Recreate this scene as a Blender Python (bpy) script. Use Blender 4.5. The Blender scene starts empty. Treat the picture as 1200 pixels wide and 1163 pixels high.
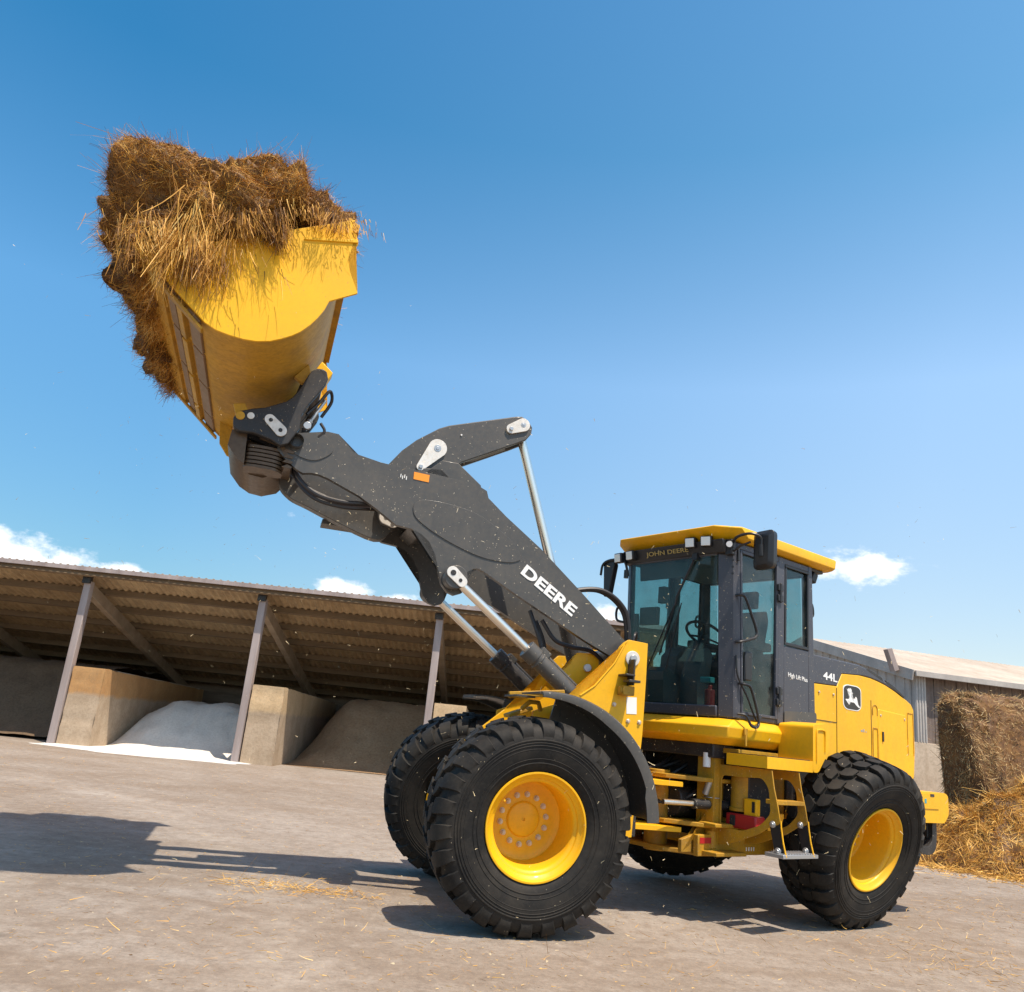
import bpy, bmesh, math, random
import numpy as np
from mathutils import Vector, Matrix, Euler, noise as mnoise

# ---------------------------------------------------------------- camera, sky, sun, exposure
S = bpy.context.scene
COL = S.collection
RAD = math.radians
PI = math.pi

cam_d = bpy.data.cameras.new("camera")
cam_d.sensor_width = 36.0
cam_d.lens = 978.41 / 1200 * 36.0
cam_d.clip_start = 0.05
cam_d.clip_end = 4000
cam = bpy.data.objects.new("camera", cam_d)
COL.objects.link(cam)
CR = Vector((0.99477709, -0.0275567, 0.09828104))
CU = Vector((-0.10207122, -0.26856513, 0.95783832))
CF = Vector((0.0, 0.96286728, 0.26997518))
cam.matrix_world = Matrix(((CR.x, CU.x, -CF.x, 0), (CR.y, CU.y, -CF.y, 0), (CR.z, CU.z, -CF.z, 1.3284), (0, 0, 0, 1)))
S.camera = cam

SUN_EL = RAD(66)
SUN_DIR = Vector((0.643 * math.cos(SUN_EL), -0.766 * math.cos(SUN_EL), math.sin(SUN_EL)))
S.view_settings.view_transform = 'Standard'
S.view_settings.look = 'None'
S.view_settings.gamma = 1
S.view_settings.exposure = 0.38

W = bpy.data.worlds.new("World")
S.world = W
W.use_nodes = True


def build_world():
    nt = W.node_tree
    nt.nodes.clear()
    N = nt.nodes.new
    L = nt.links.new
    out = N('ShaderNodeOutputWorld')
    bg = N('ShaderNodeBackground')
    sky = N('ShaderNodeTexSky')
    sky.sky_type = 'NISHITA'
    sky.sun_disc = False
    sky.sun_elevation = SUN_EL
    sky.sun_rotation = math.atan2(SUN_DIR.x, SUN_DIR.y)
    sky.altitude = 300
    sky.air_density = 1.0
    sky.dust_density = 0.6
    sky.ozone_density = 2.5
    bg.inputs['Strength'].default_value = 0.145

    def math_(op, a, b=None, c=None):
        n = N('ShaderNodeMath')
        n.operation = op
        for i, v in enumerate((a, b, c)):
            if v is None:
                continue
            if isinstance(v, (int, float)):
                n.inputs[i].default_value = v
            else:
                L(v, n.inputs[i])
        return n.outputs[0]
    hsv = N('ShaderNodeHueSaturation')
    hsv.inputs['Saturation'].default_value = 1.12
    air = N('ShaderNodeMix')
    air.data_type = 'RGBA'
    air.blend_type = 'MULTIPLY'
    air.inputs[0].default_value = 1
    tc0 = N('ShaderNodeTexCoord')
    sp0 = N('ShaderNodeSeparateXYZ')
    L(tc0.outputs['Generated'], sp0.inputs[0])
    tint = N('ShaderNodeValToRGB')
    for e_, (p_, c_) in zip(tint.color_ramp.elements, ((.12, (.90, .86, .81, 1)), (.62, (.86, 1.20, 1.20, 1)))):
        e_.position = p_
        e_.color = c_
    L(sp0.outputs[2], tint.inputs[0])
    for p_, c_ in ((.40, (1.42, 1.46, 1.36, 1)), (.76, (.86, 1.18, 1.22, 1)), (.95, (3.2, 1.7, .9, 1))):  # topmost stop, out of view, added warm to neutralise blue shadow fill
        el_ = tint.color_ramp.elements.new(p_)
        el_.color = c_
    # the sky pales towards the sun's side
    pale = N('ShaderNodeValToRGB')
    for e_, (p_, c_) in zip(pale.color_ramp.elements, ((.30, (.50, .62, .645, 1)), (.72, (1.0, .885, .785, 1)))):
        e_.position = p_
        e_.color = c_
    mr0 = N('ShaderNodeMath')
    mr0.operation = 'MULTIPLY_ADD'
    L(sp0.outputs[0], mr0.inputs[0])
    mr0.inputs[1].default_value = .5
    mr0.inputs[2].default_value = .5
    L(mr0.outputs[0], pale.inputs[0])
    both = N('ShaderNodeMix')
    both.data_type = 'RGBA'
    both.blend_type = 'MULTIPLY'
    both.inputs[0].default_value = 1
    L(tint.outputs[0], both.inputs[6])
    L(pale.outputs[0], both.inputs[7])
    scl = N('ShaderNodeMix')
    scl.data_type = 'RGBA'
    scl.blend_type = 'MULTIPLY'
    scl.inputs[0].default_value = 1
    scl.inputs[7].default_value = (1.32, 1.32, 1.32, 1)
    L(both.outputs[2], scl.inputs[6])
    L(scl.outputs[2], air.inputs[7])
    L(sky.outputs[0], air.inputs[6])
    L(air.outputs[2], hsv.inputs['Color'])
    tc = N('ShaderNodeTexCoord')
    sep = N('ShaderNodeSeparateXYZ')
    L(tc.outputs['Generated'], sep.inputs[0])
    az = math_('MULTIPLY', math_('ARCTAN2', sep.outputs[0], sep.outputs[1]), 180 / PI)
    el = math_('MULTIPLY', math_('ARCSINE', sep.outputs[2]), 180 / PI)
    cmb = N('ShaderNodeCombineXYZ')
    L(az, cmb.inputs[0])
    L(math_('MULTIPLY', el, 1.6), cmb.inputs[1])
    nz = N('ShaderNodeTexNoise')
    nz.inputs['Scale'].default_value = 0.55
    nz.inputs['Detail'].default_value = 8
    nz.inputs['Roughness'].default_value = 0.62
    L(cmb.outputs[0], nz.inputs['Vector'])
    tot = None
    # azimuth, elevation, half width, half height, strength
    for a0, e0, wa, we, st in ((-31, 6.9, 6.6, 2.0, 1.5), (-24.4, 6.9, 2.8, 1.0, 1.2), (-10.6, 8.1, 2.8, 0.9, 1.35), (-7.0, 7.7, 2.2, .7, 1.2),
                               (23.9, 12.2, 4.0, 1.7, 1.15), (7.6, 7.8, 2.2, 1.5, 1.2), (-15, 12.5, 1.6, .5, .3)):
        dx = math_('DIVIDE', math_('SUBTRACT', az, a0), wa)
        dy = math_('DIVIDE', math_('SUBTRACT', el, e0), we)
        r = math_('SQRT', math_('ADD', math_('MULTIPLY', dx, dx), math_('MULTIPLY', dy, dy)))
        v = math_('MULTIPLY', math_('SUBTRACT', 1.0, r), st)
        tot = v if tot is None else math_('MAXIMUM', tot, v)
    den = math_('ADD', math_('MAXIMUM', tot, -0.6), math_('MULTIPLY', math_('SUBTRACT', nz.outputs[0], 0.55), 2.2))
    mr = N('ShaderNodeMapRange')
    mr.interpolation_type = 'SMOOTHSTEP'
    mr.inputs[1].default_value = 0.12
    mr.inputs[2].default_value = 0.85
    mr.inputs[3].default_value = 0.0
    mr.inputs[4].default_value = 0.92
    L(den, mr.inputs[0])
    mix = N('ShaderNodeMix')
    mix.data_type = 'RGBA'
    L(mr.outputs[0], mix.inputs[0])
    L(hsv.outputs[0], mix.inputs[6])
    mix.inputs[7].default_value = (6.8, 6.9, 7.1, 1)
    L(mix.outputs[2], bg.inputs['Color'])
    L(bg.outputs[0], out.inputs[0])


build_world()

sun_d = bpy.data.lights.new("sun", 'SUN')
sun_d.energy = 4.7
sun_d.angle = RAD(0.5)
sun_d.color = (1.0, 0.90, 0.76)
sun = bpy.data.objects.new("sun", sun_d)
COL.objects.link(sun)
sun.rotation_euler = SUN_DIR.to_track_quat('Z', 'Y').to_euler()
sun.location = (10, -12, 30)

# ---------------------------------------------------------------- material helpers
MATS = {}


def new_mat(name):
    m = bpy.data.materials.new(name)
    m.use_nodes = True
    nt = m.node_tree
    b = nt.nodes['Principled BSDF']
    MATS[name] = m
    return m, nt, b


def ramp(nt, fac, stops):
    n = nt.nodes.new('ShaderNodeValToRGB')
    el = n.color_ramp.elements
    while len(el) > len(stops):
        el.remove(el[-1])
    while len(el) < len(stops):
        el.new(0.5)
    for e, (p, c) in zip(el, stops):
        e.position = p
        e.color = (*c, 1) if len(c) == 3 else c
    nt.links.new(fac, n.inputs[0])
    return n.outputs[0]


def noise(nt, scale, detail=4, rough=.6, coord='Object', stretch=None, dist=0):
    tc = nt.nodes.new('ShaderNodeTexCoord')
    n = nt.nodes.new('ShaderNodeTexNoise')
    n.inputs['Scale'].default_value = scale
    n.inputs['Detail'].default_value = detail
    n.inputs['Roughness'].default_value = rough
    n.inputs['Distortion'].default_value = dist
    src = tc.outputs[coord]
    if stretch:
        mp = nt.nodes.new('ShaderNodeMapping')
        mp.inputs['Scale'].default_value = stretch
        nt.links.new(src, mp.inputs[0])
        src = mp.outputs[0]
    nt.links.new(src, n.inputs['Vector'])
    return n.outputs[0]


def mixc(nt, fac, a, b, mode='MIX'):
    n = nt.nodes.new('ShaderNodeMix')
    n.data_type = 'RGBA'
    n.blend_type = mode
    for i, v in ((0, fac), (6, a), (7, b)):
        if isinstance(v, (int, float)):
            n.inputs[i].default_value = v
        elif isinstance(v, tuple):
            n.inputs[i].default_value = (*v, 1) if len(v) == 3 else v
        else:
            nt.links.new(v, n.inputs[i])
    return n.outputs[2]


def bump(nt, b, h, strength=.3, dist=.01):
    n = nt.nodes.new('ShaderNodeBump')
    n.inputs['Strength'].default_value = strength
    n.inputs['Distance'].default_value = dist
    nt.links.new(h, n.inputs['Height'])
    nt.links.new(n.outputs[0], b.inputs['Normal'])


def flecks(nt, scale, size, stretch=(1, 1, 1)):
    """small scattered chips: 1 where a chip lies"""
    tc = nt.nodes.new('ShaderNodeTexCoord')
    mp = nt.nodes.new('ShaderNodeMapping')
    mp.inputs['Scale'].default_value = stretch
    nt.links.new(tc.outputs['Object'], mp.inputs[0])
    nz = nt.nodes.new('ShaderNodeTexNoise')
    nz.inputs['Scale'].default_value = 9
    nt.links.new(mp.outputs[0], nz.inputs['Vector'])
    ad = nt.nodes.new('ShaderNodeVectorMath')
    ad.operation = 'ADD'
    sc = nt.nodes.new('ShaderNodeVectorMath')
    sc.operation = 'SCALE'
    sc.inputs['Scale'].default_value = .12
    nt.links.new(nz.outputs[1], sc.inputs[0])
    nt.links.new(mp.outputs[0], ad.inputs[0])
    nt.links.new(sc.outputs[0], ad.inputs[1])
    v = nt.nodes.new('ShaderNodeTexVoronoi')
    v.inputs['Scale'].default_value = scale
    nt.links.new(ad.outputs[0], v.inputs['Vector'])
    m = nt.nodes.new('ShaderNodeMath')
    m.operation = 'LESS_THAN'
    nt.links.new(v.outputs['Distance'], m.inputs[0])
    m.inputs[1].default_value = size * .75
    m2 = nt.nodes.new('ShaderNodeMath')
    m2.operation = 'GREATER_THAN'
    sp = nt.nodes.new('ShaderNodeSeparateColor')
    nt.links.new(v.outputs['Color'], sp.inputs[0])
    nt.links.new(sp.outputs[0], m2.inputs[0])
    m2.inputs[1].default_value = .62
    m3 = nt.nodes.new('ShaderNodeMath')
    m3.operation = 'MULTIPLY'
    nt.links.new(m.outputs[0], m3.inputs[0])
    nt.links.new(m2.outputs[0], m3.inputs[1])
    return m3.outputs[0]


def paint(name, col, dirt=(.30, .20, .10), amount=.3, rough=.35, metallic=0, chips=0, chipcol=(.6, .52, .38), coat=.2):
    m, nt, b = new_mat(name)
    n1 = noise(nt, 2.2, 6, .65)
    n2 = noise(nt, 28, 4, .7)
    f = ramp(nt, n1, [(.42, (0, 0, 0)), (.78, (amount,) * 3)])
    f2 = ramp(nt, n2, [(.45, (0, 0, 0)), (.75, (amount * .7,) * 3)])
    c = mixc(nt, f, col, dirt)
    c = mixc(nt, f2, c, dirt)
    n3 = noise(nt, 6, 5, .7, stretch=(1, 1, .18))
    c = mixc(nt, ramp(nt, n3, [(.5, (0, 0, 0)), (.8, (amount * .8,) * 3)]), c, dirt)
    if chips:
        c = mixc(nt, flecks(nt, chips * 2.2, .12, (.45, 1, 1.3)), c, chipcol)
        c = mixc(nt, flecks(nt, chips * 2.0, .11, (1.4, 1, .4)), c, chipcol)
        c = mixc(nt, flecks(nt, chips * 4.5, .15), c, chipcol)
    nt.links.new(c, b.inputs['Base Color'])
    r = ramp(nt, n2, [(.3, (rough,) * 3), (.8, (min(1, rough + .25),) * 3)])
    nt.links.new(r, b.inputs['Roughness'])
    b.inputs['Metallic'].default_value = metallic
    b.inputs['Coat Weight'].default_value = coat
    b.inputs['Specular IOR Level'].default_value = .38
    b.inputs['Coat Roughness'].default_value = .15
    bump(nt, b, n2, .06, .002)
    return m


YEL = paint('yellow_paint', (.88, .455, .004), (.40, .225, .03), .28, .38, coat=.08)
YELB = paint('bucket_yellow_paint', (.90, .475, .004), (.40, .21, .02), .20, .42, chips=14, chipcol=(.55, .30, .05), coat=.06)
YELS = paint('manure_stained_shade_darkened_yellow', (.60, .32, .022), (.22, .125, .035), .6, .55, chips=14, chipcol=(.42, .27, .08), coat=.05)  # stained, with the base also darkened to paint in the bucket shell's shade
YELD = paint('dusty_shade_darkened_yellow', (.50, .26, .010), (.17, .10, .035), .6, .5, chips=22, coat=.04)  # dusty, with shade of the steps and frame put into the darker base
CHAR = paint('charcoal_paint', (.060, .059, .057), (.15, .13, .105), .30, .42, chips=10)
SLATE = paint('slate_paint', (.052, .055, .072), (.13, .12, .11), .18, .42, chips=16)
BLACK = paint('black_paint', (.016, .016, .018), (.09, .075, .06), .35, .5, chips=18)
WELD = paint('worn_brown_steel', (.13, .085, .05), (.05, .035, .025), .6, .5, metallic=.3)
WORN = paint('scoured_steel', (.30, .20, .13), (.20, .12, .05), .6, .55, metallic=.2, coat=0)


def simple(name, col, rough=.5, metallic=0, **k):
    m, nt, b = new_mat(name)
    b.inputs['Base Color'].default_value = (*col, 1)
    b.inputs['Roughness'].default_value = rough
    b.inputs['Metallic'].default_value = metallic
    for kk, v in k.items():
        b.inputs[kk].default_value = v
    n = noise(nt, 40, 3)
    bump(nt, b, n, .05, .002)
    return m


CHROME = simple('chrome_rod', (.84, .78, .68), .30, 1)
SILVER = paint('bare_pin_cover', (.80, .78, .74), (.30, .26, .2), .5, .45, .25, coat=0)
STEEL = simple('galvanised_steel', (.45, .46, .47), .4, .7)
WHITE = simple('white_decal', (.82, .82, .80), .5)
GOLDT = simple('gold_decal', (.42, .30, .09), .5)
ORANGE = simple('orange_reflector', (.85, .30, .02), .3)
RED = simple('red_enamel', (.42, .018, .02), .35)
TEAL = simple('teal_decal', (.05, .32, .36), .4)
HOSE = simple('hose_rubber', (.022, .020, .022), .42)
PLAST = simple('black_plastic', (.018, .018, .02), .42)
SEATM = simple('seat_fabric', (.035, .036, .042), .85)
INTER = simple('cab_trim_grey', (.10, .10, .105), .6)
BOLT = simple('dusty_wheel_nut', (.60, .50, .40), .45, .5)
LENS = simple('lamp_lens', (.86, .84, .82), .12, .0, **{'Coat Weight': 1.0})
MIRR = simple('mirror_glass', (.6, .65, .7), .04, 1)


def rubber():
    m, nt, b = new_mat('tyre_rubber')
    n1 = noise(nt, 3.2, 6, .7)
    n2 = noise(nt, 45, 4, .7)
    c = mixc(nt, ramp(nt, n1, [(.40, (0, 0, 0)), (.75, (.6,) * 3)]), (.0105, .0102, .0100), (.058, .049, .038))
    c = mixc(nt, ramp(nt, n2, [(.52, (0, 0, 0)), (.8, (.3,) * 3)]), c, (.07, .063, .052))
    c = mixc(nt, flecks(nt, 30, .11, (1, 1, .5)), c, (.30, .25, .17))
    nt.links.new(c, b.inputs['Base Color'])
    b.inputs['Roughness'].default_value = .68
    b.inputs['Specular IOR Level'].default_value = .26
    bump(nt, b, n2, .15, .003)
    return m


RUBBER = rubber()


def glass():
    m, nt, b = new_mat('tinted_glass')
    nt.nodes.remove(b)
    out = nt.nodes['Material Output']
    tr = nt.nodes.new('ShaderNodeBsdfTransparent')
    tr.inputs[0].default_value = (.64, .77, .76, 1)
    gl = nt.nodes.new('ShaderNodeBsdfGlossy')
    gl.inputs['Roughness'].default_value = .02
    gl.inputs['Color'].default_value = (.9, .95, 1, 1)
    lw = nt.nodes.new('ShaderNodeLayerWeight')
    lw.inputs['Blend'].default_value = .5
    pw = nt.nodes.new('ShaderNodeMath')
    pw.operation = 'POWER'
    nt.links.new(lw.outputs['Facing'], pw.inputs[0])
    pw.inputs[1].default_value = 4.5
    fr = nt.nodes.new('ShaderNodeMath')
    fr.operation = 'MULTIPLY_ADD'
    nt.links.new(pw.outputs[0], fr.inputs[0])
    fr.inputs[1].default_value = .9
    fr.inputs[2].default_value = .025
    mx = nt.nodes.new('ShaderNodeMixShader')
    df = nt.nodes.new('ShaderNodeBsdfDiffuse')
    df.inputs[0].default_value = (.35, .34, .32, 1)
    dust = noise(nt, 5, 6, .7)
    mx2 = nt.nodes.new('ShaderNodeMixShader')
    nt.links.new(ramp(nt, dust, [(.42, (.015,) * 3), (.75, (.11,) * 3)]), mx2.inputs[0])
    nt.links.new(fr.outputs[0], mx.inputs[0])
    nt.links.new(tr.outputs[0], mx.inputs[1])
    nt.links.new(gl.outputs[0], mx.inputs[2])
    nt.links.new(mx.outputs[0], mx2.inputs[1])
    nt.links.new(df.outputs[0], mx2.inputs[2])
    nt.links.new(mx2.outputs[0], out.inputs[0])
    return m


GLASS = glass()


def straw_mat(name, stops, scale=3.0):
    m, nt, b = new_mat(name)
    g = nt.nodes.new('ShaderNodeNewGeometry')
    n1 = noise(nt, scale, 5, .65)
    mm = nt.nodes.new('ShaderNodeMath')
    mm.operation = 'MULTIPLY_ADD'
    nt.links.new(g.outputs['Random Per Island'], mm.inputs[0])
    mm.inputs[1].default_value = .55
    sb = nt.nodes.new('ShaderNodeMath')
    sb.operation = 'MULTIPLY_ADD'
    nt.links.new(n1, sb.inputs[0])
    sb.inputs[1].default_value = 1.9
    sb.inputs[2].default_value = -.70
    nt.links.new(sb.outputs[0], mm.inputs[2])
    c = ramp(nt, mm.outputs[0], stops)
    nt.links.new(c, b.inputs['Base Color'])
    b.inputs['Roughness'].default_value = .62
    b.inputs['Specular IOR Level'].default_value = .35
    return m


STRAWB = straw_mat('manure_straw', [(0, (.055, .021, .006)), (.30, (.17, .072, .014)), (.58, (.46, .215, .032)), (.86, (.74, .41, .08)), (1, (.84, .58, .2))], 2.6)
STRAWD = straw_mat('gap_shaded_matted_straw', [(0, (.045, .02, .007)), (.5, (.11, .05, .014)), (1, (.22, .11, .03))], 5.0)  # matted core under the strands, coloured dark so gaps read as shaded
STRAWG = straw_mat('dry_straw', [(0, (.13, .055, .012)), (.32, (.44, .215, .036)), (.7, (.74, .43, .095)), (1, (.84, .60, .24))], 1.6)
CHAFF = simple('straw_chaff', (.72, .58, .34), .7)


# ---------------------------------------------------------------- mesh builder
class MB:
    def __init__(s):
        s.v = []
        s.f = []
        s.mi = []
        s.m = 0

    def add(s, vs, fs):
        o = len(s.v)
        s.v += [tuple(v) for v in vs]
        s.f += [tuple(i + o for i in f) for f in fs]
        s.mi += [s.m] * len(fs)
        return s

    def box(s, c, size, rot=None):
        hx, hy, hz = size[0] / 2, size[1] / 2, size[2] / 2
        vs = [Vector((x, y, z)) for x in (-hx, hx) for y in (-hy, hy) for z in (-hz, hz)]
        if rot is not None:
            R = rot if isinstance(rot, Matrix) else Euler(rot).to_matrix()
            vs = [R @ v for v in vs]
        vs = [v + Vector(c) for v in vs]
        return s.add(vs, [(0, 1, 3, 2), (4, 6, 7, 5), (0, 4, 5, 1), (2, 3, 7, 6), (0, 2, 6, 4), (1, 5, 7, 3)])

    def bbox(s, a, b):
        return s.box([(p + q) / 2 for p, q in zip(a, b)], [abs(q - p) for p, q in zip(a, b)])

    def beam(s, a, b, w, h, up=(0, 0, 1)):
        a, b = Vector(a), Vector(b)
        d = (b - a)
        x = d.normalized()
        y = Vector(up).cross(x).normalized()
        z = x.cross(y)
        R = Matrix((x, y, z)).transposed()
        return s.box((a + b) / 2, (d.length, w, h), R)

    def prism(s, pts, y0, y1, holes=(), axis='y', shear=None):
        """pts are (x,z) for axis y, (y,z) for axis x, (x,y) for axis z"""
        bm = bmesh.new()
        loops = [list(pts)] + [list(h) for h in holes]
        vl = []
        for lp in loops:
            vv = [bm.verts.new((p[0], 0, p[1])) for p in lp]
            for i in range(len(vv)):
                bm.edges.new((vv[i], vv[(i + 1) % len(vv)]))
            vl.append(vv)
        if holes:
            bmesh.ops.triangle_fill(bm, use_beauty=True, edges=bm.edges[:], normal=(0, 1, 0))
        else:
            fc = bm.faces.new(vl[0])
            if len(pts) > 4:
                bmesh.ops.triangulate(bm, faces=[fc])
        bm.verts.index_update()
        base = [(v.co.x, v.co.z) for v in bm.verts]
        n = len(base)

        def mk(p, d):
            return (p[0], d, p[1]) if axis == 'y' else ((d, p[0], p[1]) if axis == 'x' else (p[0], p[1], d))
        vs = [mk(p, y0) for p in base] + [mk(p, y1) for p in base]
        fs = []
        for f in bm.faces:
            ix = [v.index for v in f.verts]
            fs.append(tuple(ix))
            fs.append(tuple(i + n for i in reversed(ix)))
        for vv in vl:
            for i in range(len(vv)):
                a, b = vv[i].index, vv[(i + 1) % len(vv)].index
                fs.append((a, b, b + n, a + n))
        bm.free()
        return s.add(vs, fs)

    def tube(s, pts, r, n=8, cap=True):
        pts = [Vector(p) for p in pts]
        rr = r if isinstance(r, (list, tuple)) else [r] * len(pts)
        vs = []
        fs = []
        prev = None
        for i, p in enumerate(pts):
            t = (pts[min(i + 1, len(pts) - 1)] - pts[max(i - 1, 0)]).normalized()
            if prev is None:
                u = t.orthogonal().normalized()
            else:
                u = (prev - t * prev.dot(t)).normalized()
            prev = u
            w = t.cross(u)
            for k in range(n):
                a = 2 * PI * k / n
                vs.append(p + (u * math.cos(a) + w * math.sin(a)) * rr[i])
        for i in range(len(pts) - 1):
            for k in range(n):
                fs.append((i * n + k, i * n + (k + 1) % n, (i + 1) * n + (k + 1) % n, (i + 1) * n + k))
        if cap:
            fs.append(tuple(range(n - 1, -1, -1)))
            fs.append(tuple((len(pts) - 1) * n + k for k in range(n)))
        return s.add(vs, fs)

    def islands(s):
        """the loose pieces as builders of their own"""
        par = list(range(len(s.v)))

        def find(i):
            while par[i] != i:
                par[i] = par[par[i]]
                i = par[i]
            return i
        for f in s.f:
            a = find(f[0])
            for q in f[1:]:
                par[find(q)] = a
        gr = {}
        for f in s.f:
            gr.setdefault(find(f[0]), []).append(f)
        out = []
        for fs in gr.values():
            mb = MB()
            ix = {}
            for f in fs:
                for q in f:
                    if q not in ix:
                        ix[q] = len(mb.v)
                        mb.v.append(s.v[q])
                mb.f.append(tuple(ix[q] for q in f))
                mb.mi.append(0)
            out.append(mb)
        return out

    def build_each(s, name, mat, parent=None, bevel=0, smooth=35):
        return [q.build(name, mat, parent, bevel, smooth) for q in s.islands()]

    def cyl(s, a, b, r, n=20):
        return s.tube([a, b], r, n)

    def lathe(s, prof, n=64, axis='y', c=(0, 0, 0), close=False):
        """prof list of (axial, radius)"""
        vs = []
        for (y, r) in prof:
            for k in range(n):
                a = 2 * PI * k / n
                vs.append((c[0] + r * math.cos(a), c[1] + y, c[2] + r * math.sin(a)))
        fs = []
        m = len(prof)
        for i in range(m if close else m - 1):
            j = (i + 1) % m
            for k in range(n):
                fs.append((i * n + k, j * n + k, j * n + (k + 1) % n, i * n + (k + 1) % n))
        return s.add(vs, fs)

    def build(s, name, mat, parent=None, bevel=0, smooth=35, loc=None, rz=None, seg=2, fix=True):
        me = bpy.data.meshes.new(name)
        me.from_pydata(s.v, [], s.f)
        mats = mat if isinstance(mat, (list, tuple)) else [mat]
        for m in mats:
            me.materials.append(m)
        if len(mats) > 1:
            me.polygons.foreach_set('material_index', s.mi)
        if fix:
            bm = bmesh.new()
            bm.from_mesh(me)
            bmesh.ops.recalc_face_normals(bm, faces=bm.faces[:])
            bm.to_mesh(me)
            bm.free()
        if smooth:
            me.shade_smooth()
            me.set_sharp_from_angle(angle=RAD(smooth))
        o = bpy.data.objects.new(name, me)
        COL.objects.link(o)
        if parent is not None:
            o.parent = parent
        if loc is not None:
            o.location = loc
        if rz is not None:
            o.rotation_euler = (0, 0, rz)
        if bevel:
            md = o.modifiers.new('edge', 'BEVEL')
            md.width = bevel
            md.segments = seg
            md.limit_method = 'ANGLE'
            md.angle_limit = RAD(38)
        return o


def tag(o, label=None, cat=None, group=None, kind=None):
    if label:
        o['label'] = label
    if cat:
        o['category'] = cat
    if group:
        o['group'] = group
    if kind:
        o['kind'] = kind
    return o


def empty(name, loc=(0, 0, 0), rz=0, parent=None):
    o = bpy.data.objects.new(name, None)
    o.empty_display_size = .2
    COL.objects.link(o)
    o.location = loc
    o.rotation_euler = (0, 0, rz)
    if parent is not None:
        o.parent = parent
    return o


def copy_tree(o, parent=None):
    c = o.copy()
    COL.objects.link(c)
    if parent is not None:
        c.parent = parent
    for ch in [x for x in bpy.data.objects if x.parent == o]:
        copy_tree(ch, c)
    return c


def spline(pts, n=8):
    """catmull-rom through points"""
    P = [Vector(p) for p in pts]
    P = [P[0] * 2 - P[1]] + P + [P[-1] * 2 - P[-2]]
    out = []
    for i in range(1, len(P) - 2):
        for k in range(n):
            t = k / n
            a, b, c, d = P[i - 1], P[i], P[i + 1], P[i + 2]
            out.append(.5 * ((2 * b) + (c - a) * t + (2 * a - 5 * b + 4 * c - d) * t * t + (3 * b - a - 3 * c + d) * t ** 3))
    out.append(P[-2])
    return out


def roundpoly(pts, r, n=4):
    """round the corners of a 2d polygon"""
    out = []
    m = len(pts)
    for i in range(m):
        p = Vector(pts[i])
        a = Vector(pts[i - 1])
        b = Vector(pts[(i + 1) % m])
        da = (a - p)
        db = (b - p)
        rr = min(r, da.length * .45, db.length * .45)
        p0 = p + da.normalized() * rr
        p1 = p + db.normalized() * rr
        for k in range(n + 1):
            t = k / n
            q = p0 * (1 - t) ** 2 + p * 2 * t * (1 - t) + p1 * t * t
            out.append((q.x, q.y))
    return out


def smooth_closed(pts, n=4):
    P = [Vector(p) for p in pts]
    m = len(P)
    out = []
    for i in range(m):
        a, b, c, d = P[i - 1], P[i], P[(i + 1) % m], P[(i + 2) % m]
        for k in range(n):
            t = k / n
            q = .5 * ((2 * b) + (c - a) * t + (2 * a - 5 * b + 4 * c - d) * t * t + (3 * b - a - 3 * c + d) * t ** 3)
            out.append((q.x, q.y))
    return out


def capsule(p0, r0, p1, r1, n=12):
    """outline of a racetrack plate between two circles (2d)"""
    p0, p1 = Vector(p0), Vector(p1)
    d = (p1 - p0)
    a = math.atan2(d.y, d.x)
    out = []
    for k in range(n + 1):
        t = a + PI / 2 + PI * k / n
        out.append((p0.x + r0 * math.cos(t), p0.y + r0 * math.sin(t)))
    for k in range(n + 1):
        t = a - PI / 2 + PI * k / n
        out.append((p1.x + r1 * math.cos(t), p1.y + r1 * math.sin(t)))
    return out


def text(name, s, mat, parent, origin, xdir, ydir, height, width=None, bold=.012, depth=.002):
    """lettering as a real raised mesh; xdir and ydir span its plane"""
    cu = bpy.data.curves.new(name, 'FONT')
    cu.body = s
    cu.size = 1
    cu.extrude = .01
    cu.offset = bold
    tmp = bpy.data.objects.new(name, cu)
    COL.objects.link(tmp)
    dg = bpy.context.evaluated_depsgraph_get()
    me = bpy.data.meshes.new_from_object(tmp.evaluated_get(dg))
    bpy.data.objects.remove(tmp)
    n = len(me.vertices)
    co = np.empty(n * 3)
    me.vertices.foreach_get('co', co)
    co = co.reshape(-1, 3)
    mn, mx = co.min(0), co.max(0)
    co = co - mn
    X, Y = Vector(xdir).normalized(), Vector(ydir).normalized()
    Z = X.cross(Y).normalized()
    sy = height / (mx[1] - mn[1])
    sx = sy if width is None else width / (mx[0] - mn[0])
    sz = depth / max(1e-6, (mx[2] - mn[2]))
    M = np.array([X, Y, Z]).T
    co = (M @ (co * np.array([sx, sy, sz])).T).T + np.array(origin)
    me.vertices.foreach_set('co', co.ravel())
    me.materials.clear()
    me.materials.append(mat)
    o = bpy.data.objects.new(name, me)
    COL.objects.link(o)
    o.parent = parent
    return o


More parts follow.
